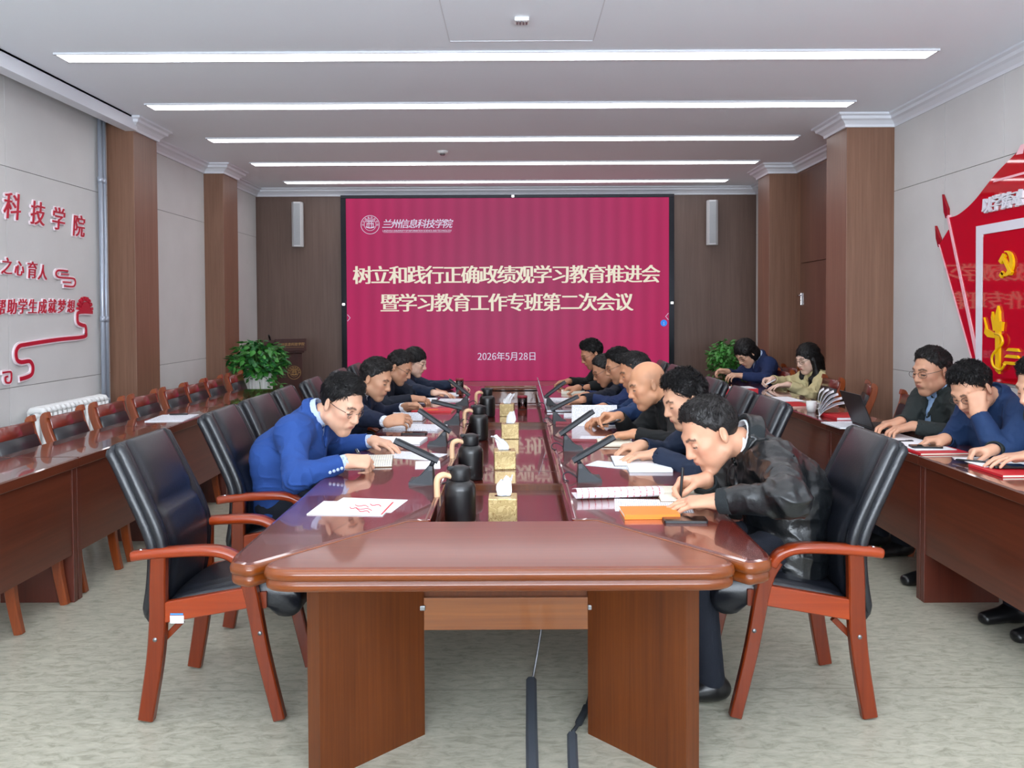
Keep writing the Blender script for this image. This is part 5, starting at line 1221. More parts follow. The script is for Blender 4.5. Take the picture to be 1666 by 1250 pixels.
def person(label, pelvis, yaw, head, hp, hy, hr, hands, top='dark_suit', collar='suit', shirt='shirt_white', hair='short', hair_mat='hair_black', skin=(214, 164, 136), hs=1.06, build=1.0, vox=0.006,
           glasses=None, seed=1, female=False, lower=True, bulge=0.07, tie=False, trim=None, cuff=None, hairlen=1.0, wr=1.0, hline=0.0, part=1.0, sneaker=False, noff=None):
    """pelvis: (x, y) on the floor below the hips; yaw: facing; head: world point at ear level; hp/hy/hr head pitch (down), yaw, roll in degrees;
    hands: {'R': (palm point, fwd, up, pose[, pole]), 'L': ...} in world space"""
    skin = tuple(v * k for v, k in zip(skin, (0.95, 0.93, 0.90))); O = A((pelvis[0], pelvis[1], 0.0)); F = A((math.cos(yaw), math.sin(yaw), 0)); Lf = A((-math.sin(yaw), math.cos(yaw), 0)); U = A((0, 0, 1.0))
    rg = random.Random(seed); nr = np.random.RandomState(seed)
    Hc = A(head, float) - O
    hyw = yaw + rad(hy); f0 = A((math.cos(hyw), math.sin(hyw), 0)); l0 = A((-math.sin(hyw), math.cos(hyw), 0))
    hf = f0 * math.cos(rad(hp)) - U * math.sin(rad(hp)); hu = U * math.cos(rad(hp)) + f0 * math.sin(rad(hp))
    hl, hu = l0 * math.cos(rad(hr)) + hu * math.sin(rad(hr)), hu * math.cos(rad(hr)) - l0 * math.sin(rad(hr))
    HR = np.stack([hf, hl, hu], 1)
    H = lambda x, y, z: Hc + HR @ A((x, y, z)) * hs
    Pz = 0.57; P = A((0, 0, Pz))
    tp = min(1.0, max(0.0, (hp - 5) / 20)); nf, nu = noff or (0.080 + 0.088 * tp, 0.135 - 0.085 * tp); N = Hc - (F * nf + U * nu) * hs          # root of the neck
    up_s = nrm(N - P); M = (P + N) / 2 - F * bulge + U * 0.0; C = N - up_s * 0.17 - F * (bulge * 0.55) + F * 0.02
    sw = (0.155 if female else 0.178) * build
    SL = {1: N - up_s * 0.065 - Lf * sw, -1: N - up_s * 0.065 + Lf * sw}
    arms = {}
    for key, sd in (('R', 1), ('L', -1)):
        if key not in hands: continue
        h = hands[key]; c = A(h[0], float) - O; fw = nrm(h[1]); Wr = c - fw * 0.075 * hs
        S = SL[sd] + F * 0.02
        d = Wr - S
        if np.linalg.norm(d) > 0.55: S = S + nrm(d) * min(0.06, np.linalg.norm(d) - 0.55)
        SL[sd] = S
        pole = h[4] if len(h) > 4 else (-Lf * sd * 0.75 - U * 0.55 - F * 0.25)
        arms[sd] = (S, ik(S, Wr, 0.285 * build, 0.245 * build, pole), Wr, fw, nrm(h[2]), h[3])
    # ---- body: head, neck, trunk, arms and hands in one surface
    s = SDF()
    cone = lambda a, b, ra, rb, k, **kw: s.u(p_cone(H(*a), H(*b), ra * hs, rb * hs, **kw), k * hs)
    ell = lambda c, r, k: s.u(p_ell(H(*c), A(r) * hs, HR), k * hs)
    ell((-0.012, 0, 0.038), (0.096, 0.077, 0.086), 0); ell((0.028, 0, -0.025), (0.066, 0.064, 0.088), 0.03)
    jw = 0.046 if female else 0.052
    for y in (-1, 1):
        cone((0.0, y * jw, -0.062), (0.058, y * 0.014, -0.104), 0.024, 0.019, 0.03)
        ell((0.057, y * 0.043, -0.018), (0.028, 0.022, 0.022), 0.025)
        ell((0.045, y * 0.036, -0.062), (0.034, 0.024, 0.030), 0.025)
    cone((0.066, -0.010, -0.106), (0.066, 0.010, -0.106), 0.017, 0.017, 0.025)
    cone((0.080, -0.034, 0.026), (0.086, 0, 0.020), 0.013, 0.012, 0.018); cone((0.080, 0.034, 0.026), (0.086, 0, 0.020), 0.013, 0.012, 0.018)
    for y in (-1, 1): s.cut(p_ell(H(0.104, y * 0.033, 0.002), A((0.022, 0.019, 0.012)) * hs, HR), 0.016 * hs)
    for y in (-1, 1): ell((0.079, y * 0.032, 0.000), (0.0145, 0.0155, 0.0125), 0.004)
    cone((0.090, 0, 0.012), (0.108, 0, -0.028), 0.0085, 0.0115, 0.012); ell((0.107, 0, -0.033), (0.0125, 0.0115, 0.0105), 0.008)
    for y in (-1, 1): ell((0.099, y * 0.0125, -0.036), (0.010, 0.0075, 0.0075), 0.006)
    ell((0.082, 0, -0.066), (0.020, 0.028, 0.022), 0.015)
    for y in (-1, 1): cone((0.097, y * 0.004, -0.0595), (0.086, y * 0.021, -0.064), 0.0058, 0.0035, 0.005); cone((0.096, y * 0.003, -0.0715), (0.086, y * 0.019, -0.068), 0.0066, 0.0035, 0.005)
    s.cut(p_cone(H(0.106, -0.02, -0.0655), H(0.106, 0.02, -0.0655), 0.0045 * hs, 0.0045 * hs), 0.004 * hs)
    s.cut(p_cone(H(0.098, -0.014, -0.085), H(0.098, 0.014, -0.085), 0.009 * hs, 0.009 * hs), 0.012 * hs)
    for y in (-1, 1):
        Re = HR @ np.array(Matrix.Rotation(rad(24 * y), 3, 'Z')) @ np.array(Matrix.Rotation(rad(-12), 3, 'Y'))
        s.u(p_ell(H(-0.012, y * 0.082, -0.004), A((0.0185, 0.0075, 0.032)) * hs, Re), 0.006 * hs); s.cut(p_ell(H(-0.008, y * 0.091, 0.000), A((0.009, 0.006, 0.018)) * hs, Re), 0.005 * hs)
    nk = 0.046 if female else 0.056
    s.u(p_cone(H(-0.028, 0, -0.055), N + F * 0.012, nk * hs, (nk - 0.008) * hs), 0.03)
    s.u(p_cone(N + F * 0.01, C, 0.036, 0.085, Lf, 1.3), 0.03); s.u(p_cone(C, M, 0.10, 0.10, Lf, 1.3), 0.05); s.u(p_cone(M, P, 0.10, 0.10, Lf, 1.3), 0.05); s.u(p_cone(SL[1] if 1 in SL else C, SL[-1], 0.045, 0.045), 0.05)
    tips = {}
    for sd, (S, E_, Wr, fw, up, pose) in arms.items():
        s.u(p_cone(S, E_, 0.042, 0.036), 0.03); s.u(p_cone(E_, Wr, 0.036, 0.024), 0.02)
        cu, th = POSES[pose]; tips[sd] = hand_ops(s, Wr, fw, up, sd, cu, th, hs * (0.92 if female else 1.0), 0.0, E_)
    if lower:
        for sd in (1, -1):
            K = P - U * 0.04 + F * 0.40 - Lf * sd * 0.11; An = A((K[0], K[1], 0.10)) - F * 0.06; s.u(p_cone(P - Lf * sd * 0.08, K, 0.06, 0.045), 0.03); s.u(p_cone(K, An, 0.045, 0.030), 0.02); s.u(p_cone(An - U * 0.05, An - U * 0.068 + F * 0.10, 0.02, 0.016), 0.01)
    V, Q = surface(s, vox); 
    q = (V - Hc) @ HR / hs; col = np.tile(A(lin(skin)[:3]), (len(V), 1)) * (1 + 0.05 * vnoise(V * 45, seed)[:, None])
    def mixc(wt, c): wt = np.clip(wt, 0, 1)[:, None]; return col * (1 - wt) + A(lin(c)[:3]) * wt
    inhead = (np.abs(q) < 0.16).all(1)
    lip = inhead * (1 - ((q[:, 1] / 0.023) ** 2 + ((q[:, 2] + 0.0655) / 0.0095) ** 2)) * (q[:, 0] > 0.078) * 2.5
    col = mixc(lip * (1.0 if female else 0.6), (186, 92, 88) if female else (176, 108, 96))
    ay = np.abs(q[:, 1])
    brow_z = 0.0245 + 0.006 * np.clip((ay - 0.015) / 0.02, 0, 1) - 0.008 * np.clip((ay - 0.038) / 0.012, 0, 1)
    brow = inhead * (np.abs(q[:, 2] - brow_z) < 0.0048) * (ay > 0.013) * (ay < 0.05) * (q[:, 0] > 0.055); col = mixc(brow * 0.8, (48, 38, 34))
    eye = inhead * (np.abs(q[:, 2] + 0.0035) < 0.0035) * (np.abs(ay - 0.032) < 0.0145) * (q[:, 0] > 0.072); col = mixc(eye * 0.92, (34, 26, 24))
    lidc = inhead * (np.abs(q[:, 2] + 0.0085) < 0.0018) * (np.abs(ay - 0.031) < 0.011) * (q[:, 0] > 0.072); col = mixc(lidc * 0.7, (226, 216, 206))
    ck = inhead * np.exp(-(((ay - 0.048) / 0.022) ** 2 + ((q[:, 2] + 0.028) / 0.02) ** 2)) * (q[:, 0] > 0.03); col = mixc(ck * 0.22, (206, 120, 104))
    if hair in ('bald',): 
        st = inhead * np.clip((-q[:, 0] + 0.10 * 0 + 0.02 - 0.0 * q[:, 2]) / 0.03, 0, 1) * np.clip((0.085 - q[:, 2]) / 0.04, 0, 1) * np.clip((q[:, 2] + 0.03) / 0.02, 0, 1) * np.clip((ay - 0.02) / 0.03, 0, 1); col = mixc(st * 0.35, (120, 98, 84))
    if not female:
        sh = inhead * np.clip((-0.045 - q[:, 2]) / 0.03, 0, 1) * (q[:, 0] > 0.0); col = mixc(sh * 0.10, (110, 92, 84))
    root = link('person', np_mesh('person', V, Q, ['skin'], col), None, (O[0], O[1], 0)); tag(root, label, 'person')
    b_ = build;
    def torso(g, d):
        g.u(p_cone(P - U * 0.03, M, (0.125 + d) * b_, (0.118 + d) * b_, Lf, 1.30), 0); g.u(p_cone(M, C, (0.118 + d) * b_, (0.112 + d) * b_, Lf, 1.36), 0.05)
        g.u(p_cone(SL[1] + Lf * 0.03, SL[-1] - Lf * 0.03, 0.062 + d, 0.062 + d), 0.07); g.u(p_cone(N - up_s * 0.10, N + (Hc - N) * 0.12, (0.098 + d) * b_, 0.054 + d * 0.6, Lf, 1.15), 0.05)
        g.u(p_ell(C + F * 0.055 - U * 0.04, A((0.07 + d, 0.14 * b_ + d, 0.12 + d)), np.stack([F, Lf, U], 1)), 0.05)
    nd = nrm(Hc - hf * 0.02 - N)
    gt = SDF(); torso(gt, 0.016); ts = np.arange(0.02, 0.36, 0.004)
    def surf(p, dirn=F):
        e = gt.ev(p + ts[:, None] * dirn); i_ = np.argmax(e > 0); return p + dirn * ts[i_]
    A0, A1, A2, A3 = [surf(N - up_s * t_) for t_ in (0.015, 0.085, 0.16, 0.30)]; thr = N + F * 0.085 + nd * 0.035
    # ---- hair
    if hair != 'bald':
        g = SDF(); topz = 0.009 * hairlen
        he = lambda c, r, k=0.0: g.u(p_ell(H(*c), A(r) * hs, HR), k * hs)
        if hair in ('short', 'messy', 'crop'):
            he((-0.014, 0, 0.044), (0.097 + topz * 0.2, 0.0785, 0.085 + topz)); he((-0.018, 0, 0.026), (0.0995, 0.0790, 0.086), 0.02)
            if hair != 'crop': he((0.016, 0.0, 0.104), (0.044, 0.052, 0.018 + topz * 0.9), 0.03)
            g.keep(p_half(HR @ A((1, 0, -0.85)), H(0.070 + hline, 0, 0.090)), 0.006 * hs)          # hairline: forehead to sideburn
            g.keep(p_half(HR @ A((-0.35, 0, -1)), H(-0.075, 0, -0.050)), 0.01 * hs)
            g.keep(p_half(HR @ A((0.55, 0, -1)), H(-0.030, 0, -0.020)), 0.008 * hs)
            for y in (-1, 1): g.cut(p_ell(H(-0.004, y * 0.088, -0.006), A((0.024, 0.022, 0.030)) * hs, HR), 0.004); g.cut(p_ell(H(0.088, y * 0.062, 0.060), A((0.030, 0.026, 0.040)) * hs, HR), 0.008)
        elif hair == 'bob':
            he((-0.014, 0, 0.044), (0.107, 0.090, 0.098)); he((-0.035, 0, -0.04), (0.086, 0.094, 0.085), 0.03)
            g.cut(p_cone(H(0.16, 0, -0.08), H(0.09, 0, -0.005), 0.08 * hs, 0.062 * hs), 0.01); g.keep(p_half(-HR[:, 2], H(0, 0, -0.095)), 0.01)
        elif hair == 'long':
            he((-0.014, 0, 0.044), (0.107, 0.088, 0.098)); he((-0.04, 0, -0.03), (0.08, 0.088, 0.085), 0.03)
            g.cut(p_cone(H(0.16, 0, -0.07), H(0.10, 0, 0.0), 0.075 * hs, 0.060 * hs), 0.01)
            for y in (-1, 1):
                g.u(p_cone(H(0.0, y * 0.080, -0.02), H(0.01, y * 0.088, -0.13), 0.026, 0.03), 0.03); h1, h2, h3 = surf(N - up_s * 0.06 + Lf * y * 0.085) + F * 0.012, surf(N - up_s * 0.16 + Lf * y * 0.09) + F * 0.014, surf(N - up_s * 0.25 + Lf * y * 0.08) + F * 0.008
                g.u(p_cone(H(0.01, y * 0.088, -0.13), h1, 0.032, 0.030), 0.03); g.u(p_cone(h1, h2, 0.030, 0.026), 0.02); g.u(p_cone(h2, h3, 0.026, 0.010), 0.02)
            g.u(p_cone(H(-0.07, 0, -0.03), N - F * 0.07 - U * 0.16, 0.065, 0.05, Lf, 1.5), 0.03)
        elif hair == 'tied':
            he((-0.014, 0, 0.042), (0.103, 0.084, 0.094)); g.keep(p_half(HR @ A((1, 0, -0.5)), H(0.050, 0, -0.012)), 0.008); g.keep(p_half(HR @ A((-0.3, 0, -1)), H(-0.06, 0, -0.05)), 0.01)
            for y in (-1, 1): g.cut(p_ell(H(-0.002, y * 0.088, -0.008), A((0.022, 0.02, 0.030)) * hs, HR), 0.004)
            g.u(p_ell(H(-0.115, 0, 0.01), A((0.035, 0.035, 0.04)) * hs, HR), 0.02); g.u(p_cone(H(-0.12, 0, 0.0), H(-0.125, 0, -0.10), 0.022, 0.008), 0.02)
        Vh, Qh = surface(g, max(0.0045, vox * 0.85)); Nh = normals(Vh, Qh)
        qh = (Vh - Hc) @ HR / hs
        amp = {'short': 0.0045, 'messy': 0.008, 'crop': 0.002}.get(hair, 0.004) * hs
        ns = vnoise(qh * A((38, 95, 50)) + 9, seed) + 0.5 * vnoise(qh * A((70, 190, 90)), seed + 3)
        up_w = np.clip((qh[:, 2] + 0.02) / 0.06, 0.15, 1); Vh = Vh + Nh * (amp * ns * up_w)[:, None]
        hm_ = np_mesh('hair', Vh, Qh, [hair_mat]); ho = link('hair', hm_, root)
        # strands
        n_s = int({'short': 4200, 'messy': 4800, 'crop': 1600, 'bob': 1800, 'long': 2600, 'tied': 1600}[hair] * min(1.0, (0.0045 / vox) ** 0.8))
        fa_ = np.linalg.norm(np.cross(Vh[Qh[:, 2]] - Vh[Qh[:, 0]], Vh[Qh[:, 3]] - Vh[Qh[:, 1]]), axis=1)
        idx = Qh[nr.choice(len(Qh), n_s, p=fa_ / fa_.sum()), nr.randint(0, 4, n_s)]; p0 = Vh[idx] + nr.normal(0, 0.001, (n_s, 3)); n0 = Nh[idx]; ql = qh[idx]
        hx, hz = HR[:, 0], HR[:, 2]; tw = np.clip((ql[:, 2] - 0.045) / 0.05, 0, 1)[:, None]
        if hair in ('short', 'messy', 'crop'):
            clump = np.stack([vnoise(ql * 42, seed + k) for k in range(3)], 1)
            fr = np.clip((ql[:, 0] - 0.02) / 0.05, 0, 1)[:, None]; flow = tw * (hx * 0.55 * (1 - fr) + HR[:, 1] * 0.55 * part + hz * 0.8 * fr) + (1 - tw) * (-hz * 0.9 - hx * 0.35) + clump * {'short': 0.45, 'messy': 0.8, 'crop': 0.2}[hair] + nr.normal(0, 0.16, p0.shape)
            lift = {'short': 0.55, 'messy': 0.75, 'crop': 0.35}[hair] * (0.30 + 0.70 * tw) + 0.35 * fr * tw
            ln = {'short': 0.024, 'messy': 0.032, 'crop': 0.009}[hair] * hairlen * np.clip((ql[:, 2] + 0.04) / 0.10, 0.3, 1.0) * nr.uniform(0.6, 1.2, len(p0))
        else:
            flow = -hz * 1.0 + np.clip((ql[:, 2] - 0.06) / 0.05, 0, 1)[:, None] * hx * 0.8 + nr.normal(0, 0.10, p0.shape); lift = np.full((len(p0), 1), 0.12); ln = 0.045 * nr.uniform(0.6, 1.2, len(p0))
        flow = flow - n0 * (flow * n0).sum(1)[:, None]; flow /= np.linalg.norm(flow, axis=1)[:, None] + 1e-9
        d1 = flow + n0 * lift; d1 /= np.linalg.norm(d1, axis=1)[:, None]; d2 = flow - n0 * 0.10 + nr.normal(0, 0.08, p0.shape); d2 /= np.linalg.norm(d2, axis=1)[:, None]
        t1 = np.cross(flow, n0); t1 /= np.linalg.norm(t1, axis=1)[:, None] + 1e-9; w_ = 0.0011 * hs * max(1.0, vox / 0.0045)
        b0 = p0 - n0 * 0.0015; b1 = b0 + d1 * (ln * 0.5)[:, None]; tip = b1 + d2 * (ln * 0.5)[:, None]; nn = n0 * w_
        sv = np.stack([b0 + t1 * w_ - nn * 0.3, b0 - t1 * w_ - nn * 0.3, b0 + nn, b1 + t1 * w_ * 0.8 - nn * 0.3, b1 - t1 * w_ * 0.8 - nn * 0.3, b1 + nn * 0.8, tip], 1).reshape(-1, 3); k = np.arange(n_s)[:, None] * 7
        tri = [[0, 1, 4], [0, 4, 3], [1, 2, 5], [1, 5, 4], [2, 0, 3], [2, 3, 5], [3, 4, 6], [4, 5, 6], [5, 3, 6]]
        link('strands', np_mesh('strands', sv, np.concatenate([k + A([t_]) for t_ in tri]), [hair_mat]), ho)
    # ---- clothes
    def wrinkle(V, Q, amp, k):
        Nn = normals(V, Q); w_ = np.full(len(V), 0.35)
        for sd, (S, E_, Wr, fw, up, pose) in arms.items():
            w_ += 1.0 * np.exp(-(np.linalg.norm(V - E_, axis=1) / 0.09) ** 2) + 0.3 * np.exp(-(np.linalg.norm(V - (S * 0.6 + C * 0.4), axis=1) / 0.12) ** 2)
        for sd, (S, E_, Wr, fw, up, pose) in arms.items(): w_ *= np.clip((np.linalg.norm(V - Wr, axis=1) - 0.045) / 0.06, 0.0, 1)
        x = V @ np.stack([F, Lf, U], 1)
        n = 1 - 2 * np.abs(vnoise(x * A((9, 9, 22)) + vnoise(x * 12, k)[:, None] * 0.8, k)); n2 = 1 - 2 * np.abs(vnoise(x * A((26, 20, 16)), k + 5))
        n = np.sign(n) * np.abs(n) ** 1.5; return V + Nn * ((0.8 * n + 0.35 * n2 - 0.2) * amp * w_)[:, None]
    if shirt:
        g = SDF(); torso(g, 0.0); g.keep(p_half(-U, P + U * 0.05)); g.cut(p_cone(thr + nd * 0.03 + F * 0.02, thr - nd * 0.02 + F * 0.03, 0.045, 0.018), 0.01)
        g.u(p_shell(N + F * 0.016 + nd * 0.010, N + F * 0.016 + nd * 0.066, 0.064 * hs, 0.061 * hs, 0.0045)); g.cut(p_cone(N + F * 0.09 + nd * 0.09, N + F * 0.085 + nd * 0.01, 0.036, 0.008), 0.004)
        for y in (-1, 1): g.u(p_cone(N + nd * 0.055 + Lf * y * 0.05 + F * 0.03, surf(N - up_s * 0.035 + Lf * y * 0.036) - F * 0.006, 0.012, 0.020, F, 0.4), 0.006)
        for sd, (S, E_, Wr, fw, up, pose) in arms.items():
            fa = nrm(Wr - E_); g.u(p_cone(E_ + fa * 0.05, Wr - fa * (0.004 if cuff else 0.05), 0.040, 0.036, cut_b=True), 0.01); g.cut(p_cone(Wr - fa * 0.02, Wr + fa * 0.03, 0.031, 0.031), 0)
        Vs, Qs = surface(g, max(vox, 0.006)); link('shirt', np_mesh('shirt', smooth_v(Vs, Qs, 1), Qs, [shirt]), root)
    g = SDF(); torso(g, 0.016)
    ease = {'leather': 0.006, 'suit': 0.002}.get(collar, 0.003); wl = 0.034 if cuff else 0.014
    for sd, (S, E_, Wr, fw, up, pose) in arms.items():
        fa = nrm(Wr - E_); out = -Lf * sd
        g.u(p_cone(S + out * 0.005, E_, (0.066 + ease) * b_, (0.056 + ease) * b_), 0.085); g.u(p_cone(E_, Wr - fa * wl, (0.056 + ease) * b_, 0.042 + ease * 0.6, cut_b=True), 0.025)
        g.cut(p_cone(Wr - fa * 0.04, Wr + fa * 0.04, 0.036, 0.036), 0)
    g.keep(p_half(-U, P - U * 0.085), 0.01)
    if collar in ('suit', 'open', 'leather', 'zip'):
        wd = {'suit': 0.080, 'open': 0.074, 'leather': 0.058, 'zip': 0.036}[collar]
        g.cut(p_cone(thr + nd * 0.06 + F * 0.02, A0 + F * 0.012, wd, wd * 0.8), 0.006); g.cut(p_cone(A0 + F * 0.012, A1 + F * 0.006, wd * 0.8, wd * 0.5), 0.006)
        if collar in ('suit', 'open'): g.cut(p_cone(A1 + F * 0.006, A2 + F * 0.004, wd * 0.5, 0.014 if collar == 'suit' else 0.04), 0.006); g.cut(p_cone(A2 + F * 0.004, A3 + F * 0.006, 0.014 if collar == 'suit' else 0.04, 0.009 if collar == 'suit' else 0.03), 0.004)
        else: g.cut(p_cone(A1 + F * 0.012, A3 + F * 0.012, 0.014, 0.014), 0.004)
    neckc = {'suit': (0.004, 0.038, 0.074, 0.070), 'open': (0.008, 0.062, 0.072, 0.073), 'leather': (0.0, 0.062, 0.080, 0.078), 'zip': (0.006, 0.072, 0.071, 0.066), 'round': (0.0, 0.02, 0.066, 0.062), 'mandarin': (0.006, 0.058, 0.068, 0.063), 'blouse': (0.006, 0.05, 0.068, 0.06)}[collar]
    g.u(p_shell(N + F * 0.014 + nd * neckc[0], N + F * 0.014 + nd * neckc[1], neckc[2] * hs, neckc[3] * hs, 0.0075 if collar == 'leather' else 0.006), 0.01)
    if collar not in ('round', 'mandarin', 'blouse'): g.cut(p_cone(N + F * 0.10 + nd * 0.09, N + F * 0.10 + nd * 0.0, {'suit': 0.078, 'open': 0.072, 'leather': 0.055, 'zip': 0.034}[collar], 0.035), 0.006)
    if collar in ('suit', 'open'):
        for y in (-1, 1):
            a = N + Lf * y * 0.066 + F * 0.03 + nd * 0.028; m_ = surf(N - up_s * 0.05 + Lf * y * 0.062); e = A2 + Lf * y * 0.014
            g.u(p_cone(a, m_, 0.014, 0.026, F, 0.36), 0.008); g.u(p_cone(m_, e, 0.026, 0.008, F, 0.36), 0.008)
    if collar == 'leather':
        for y in (-1, 1): g.u(p_cone(N + Lf * y * 0.070 + F * 0.03 + nd * 0.03, surf(N - up_s * 0.075 + Lf * y * 0.035), 0.014, 0.018, F, 0.45), 0.008)
    if collar == 'leather': g.u(p_cone(P - U * 0.075, P - U * 0.03, 0.148 * b_, 0.150 * b_, Lf, 1.3), 0.01); g.keep(p_half(-U, P - U * 0.095), 0.005)
    jv = vox if vox < 0.005 else max(vox, 0.0065)
    Vj, Qj = surface(g, jv); Vj = wrinkle(Vj, Qj, (0.020 if collar == 'leather' else 0.012) * wr, seed)
    jk = link('jacket' if not collar == 'blouse' else 'blouse', np_mesh('jacket', Vj, Qj, [top]), root)
    if collar == 'leather' or trim:
        g2 = SDF()
        for sd, (S, E_, Wr, fw, up, pose) in arms.items():
            fa = nrm(Wr - E_); g3 = SDF(); g3.u(p_shell(Wr - fa * 0.055, Wr - fa * 0.006, 0.0465, 0.041, 0.0045)); Vc, Qc = surface(g3, min(jv, 0.004)); link('knit_cuff', np_mesh('knit_cuff', Vc, Qc, [trim or 'knit_dark']), jk)
        g2.u(p_shell(N + F * 0.014 + nd * 0.002, N + F * 0.014 + nd * 0.066, 0.0795 * hs, 0.0775 * hs, 0.009)); g2.cut(p_cone(N + F * 0.10 + nd * 0.09, N + F * 0.10 - nd * 0.01, 0.045, 0.02), 0.004)
        Vc, Qc = surface(g2, min(jv, 0.005)); link('knit_collar', np_mesh('knit_collar', Vc, Qc, [trim or 'knit_dark']), jk)
    if collar == 'suit' and top == 'blue_suit' and 1 in arms:
        S, E_, Wr, fw, up, pose = arms[1]; fa = nrm(Wr - E_); o2 = nrm(np.cross(fa, U)); m = MB()
        for k in range(4):
            c = Wr - fa * (0.045 + 0.019 * k) + o2 * (0.046 + 0.0008 * k) - U * 0.012; m.tube([c - o2 * 0.003, c + o2 * 0.004], 0.0075, 10)
        m.build('sleeve_buttons', 'shirt_lightblue', jk)
    if female and collar == 'blouse' or trim == 'strap':
        pass
    if lower:
        g = SDF()
        for sd in (1, -1):
            K = P - U * 0.04 + F * 0.40 - Lf * sd * 0.11; An = A((K[0], K[1], 0.06)) - F * 0.06
            g.u(p_cone(P - U * 0.02 - Lf * sd * 0.08, K, 0.098, 0.070), 0.03); g.u(p_cone(K, An, 0.070, 0.055, cut_b=True), 0.03)
        g.u(p_cone(P - U * 0.03, P + U * 0.06, 0.125, 0.115, Lf, 1.3), 0.05)
        Vt, Qt = surface(g, 0.010); link('trousers', np_mesh('trousers', wrinkle(smooth_v(Vt, Qt, 1), Qt, 0.004, seed + 2), Qt, ['trousers']), root)
        for sd in (1, -1):
            K = P - U * 0.04 + F * 0.40 - Lf * sd * 0.11; An = A((K[0], K[1], 0.0)) - F * 0.06; g = SDF()
            g.u(p_cone(An - F * 0.04 + U * 0.045, An + F * 0.02 + U * 0.055, 0.04, 0.045), 0); g.u(p_cone(An + U * 0.05, An + F * 0.16 + U * 0.026, 0.042, 0.030, Lf, 1.3), 0.03); g.u(p_cone(An - F * 0.02 + U * 0.05, An - F * 0.01 + U * 0.10, 0.04, 0.038), 0.02); g.keep(p_half(-U, An + U * 0.001))
            Vt, Qt = surface(g, 0.007); sh_ = link('shoe', np_mesh('shoe', Vt, Qt, ['shoe_black']), root)
            if sneaker:
                m = MB(); o3 = -Lf * sd
                for k in range(3): m.tube([Vector(An + F * (0.06 + 0.03 * k) + y_ * Lf * 0.052 + U * 0.03) for y_ in (-1, 1) for F_ in (0,)][:1] + [Vector(An + F * (0.085 + 0.03 * k) - Lf * 0.045 + U * 0.05)], 0.005, 5)
                m.build('stripe', 'shoe_green', sh_)
    if glasses:
        m = MB(); gls = []
        for y in (-1, 1):
            cx = lambda a, rx=0.0235, rz=0.0175: Vector(H(0.106 - 0.02 * abs(y * (0.034 + rx * math.cos(a))) / 0.06, y * 0.034 + rx * math.cos(a), -0.002 + rz * (abs(math.sin(a)) ** 0.8) * (1 if math.sin(a) > 0 else -1)))
            m.tube([cx(2 * PI * k / 20) for k in range(20)], 0.0013 * hs, 5, closed=True); gl = MB(); gl.add([cx(2 * PI * k / 20) for k in range(20)], [list(range(20))]); gls.append(gl)
            m.tube([Vector(H(0.084, y * 0.058, 0.004)), Vector(H(0.04, y * 0.077, 0.008)), Vector(H(-0.012, y * 0.079, 0.012)), Vector(H(-0.03, y * 0.079, -0.004))], 0.0014 * hs, 5)
        m.tube([Vector(H(0.103, -0.011, 0.003)), Vector(H(0.109, 0, 0.007)), Vector(H(0.103, 0.011, 0.003))], 0.0012 * hs, 5)
        go = m.build('glasses', glasses, root); [gl.build('lens', 'lens', go) for gl in gls]
    root['_'] = 0; del root['_']
    return root, tips, O

X1 = A((1.0, 0, 0)); Y1 = A((0, 1.0, 0)); Z1_ = A((0, 0, 1.0))
def hp_(px, py, z): return A(at(px, py, z))
def held_pen(label, tips, O, sd, tilt, L=0.14, body='black_plastic'):
    """pen between thumb and index of a writing hand; tilt = direction towards the pen's top"""
    tp, T = tips[sd]; c = T((0.098, 0.024, -0.060)) + O; d = nrm(tilt); return pen(label, tuple(c - d * 0.032), tuple(c + d * (L - 0.032)), body)
# ---------------------------------------------------------------- the people
def down(fwd, roll=0.0, thumb=None):
    """up vector of a hand with palm down, rolled about fwd"""
    f = nrm(fwd); u = nrm(A((0, 0, 1.0)) - f * f[2]); l = np.cross(u, f); return u * math.cos(rad(roll)) + l * math.sin(rad(roll))
def fw(dx, dy, dz): return nrm((dx, dy, dz))
HT = TZ + 0.045
LEFT, RIGHT = 0.0, PI
# left row, facing +x (right hand nearest the camera)
f = fw(0.92, 0.35, -0.12)
r, tips, O = person('man in bright blue suit jacket writing in an open notebook, nearest on the left', (-1.17, 4.14), rad(-8), (-0.855, 4.06, 1.045), 24, -24, -4,
    {'R': (hp_(594, 752, HT + 0.005), f, down(f, -35), 'pen', A((-0.45, -0.8, -0.5))), 'L': (A((-0.70, 4.42, HT)), fw(0.8, -0.5, -0.1), down(fw(0.8, -0.5, -0.1)), 'flat')},
    top='blue_suit', collar='suit', shirt='shirt_lightblue', hair='short', hair_mat='hair_black', skin=(222, 176, 152), vox=0.004, glasses='glasses_metal', seed=3, hairlen=1.35, cuff=True, hs=1.08)
held_pen('dark pen in the hand of the man in bright blue', tips, O, 1, (-0.45, -0.1, 0.8))
f = fw(0.95, 0.2, 0.15)
r, tips, O = person('man in dark suit with white collar holding a booklet, second on the left', (-1.20, 5.85), rad(-6), (-0.965, 5.70, 1.035), 20, -12, -3,
    {'R': (hp_(652, 683, HT + 0.03), f, down(f, -50), 'hold', A((-0.3, -0.8, -0.6))), 'L': (A((-0.72, 5.98, HT + 0.02)), fw(0.9, -0.3, 0.1), down(fw(0.9, -0.3, 0.1), 40), 'hold')},
    top='dark_suit', collar='suit', shirt='shirt_white', hair='short', hair_mat='hair_dark', skin=(204, 156, 128), vox=0.005, seed=5, hairlen=1.0, cuff=True, hs=1.08)
f = fw(0.97, 0.2, -0.1)
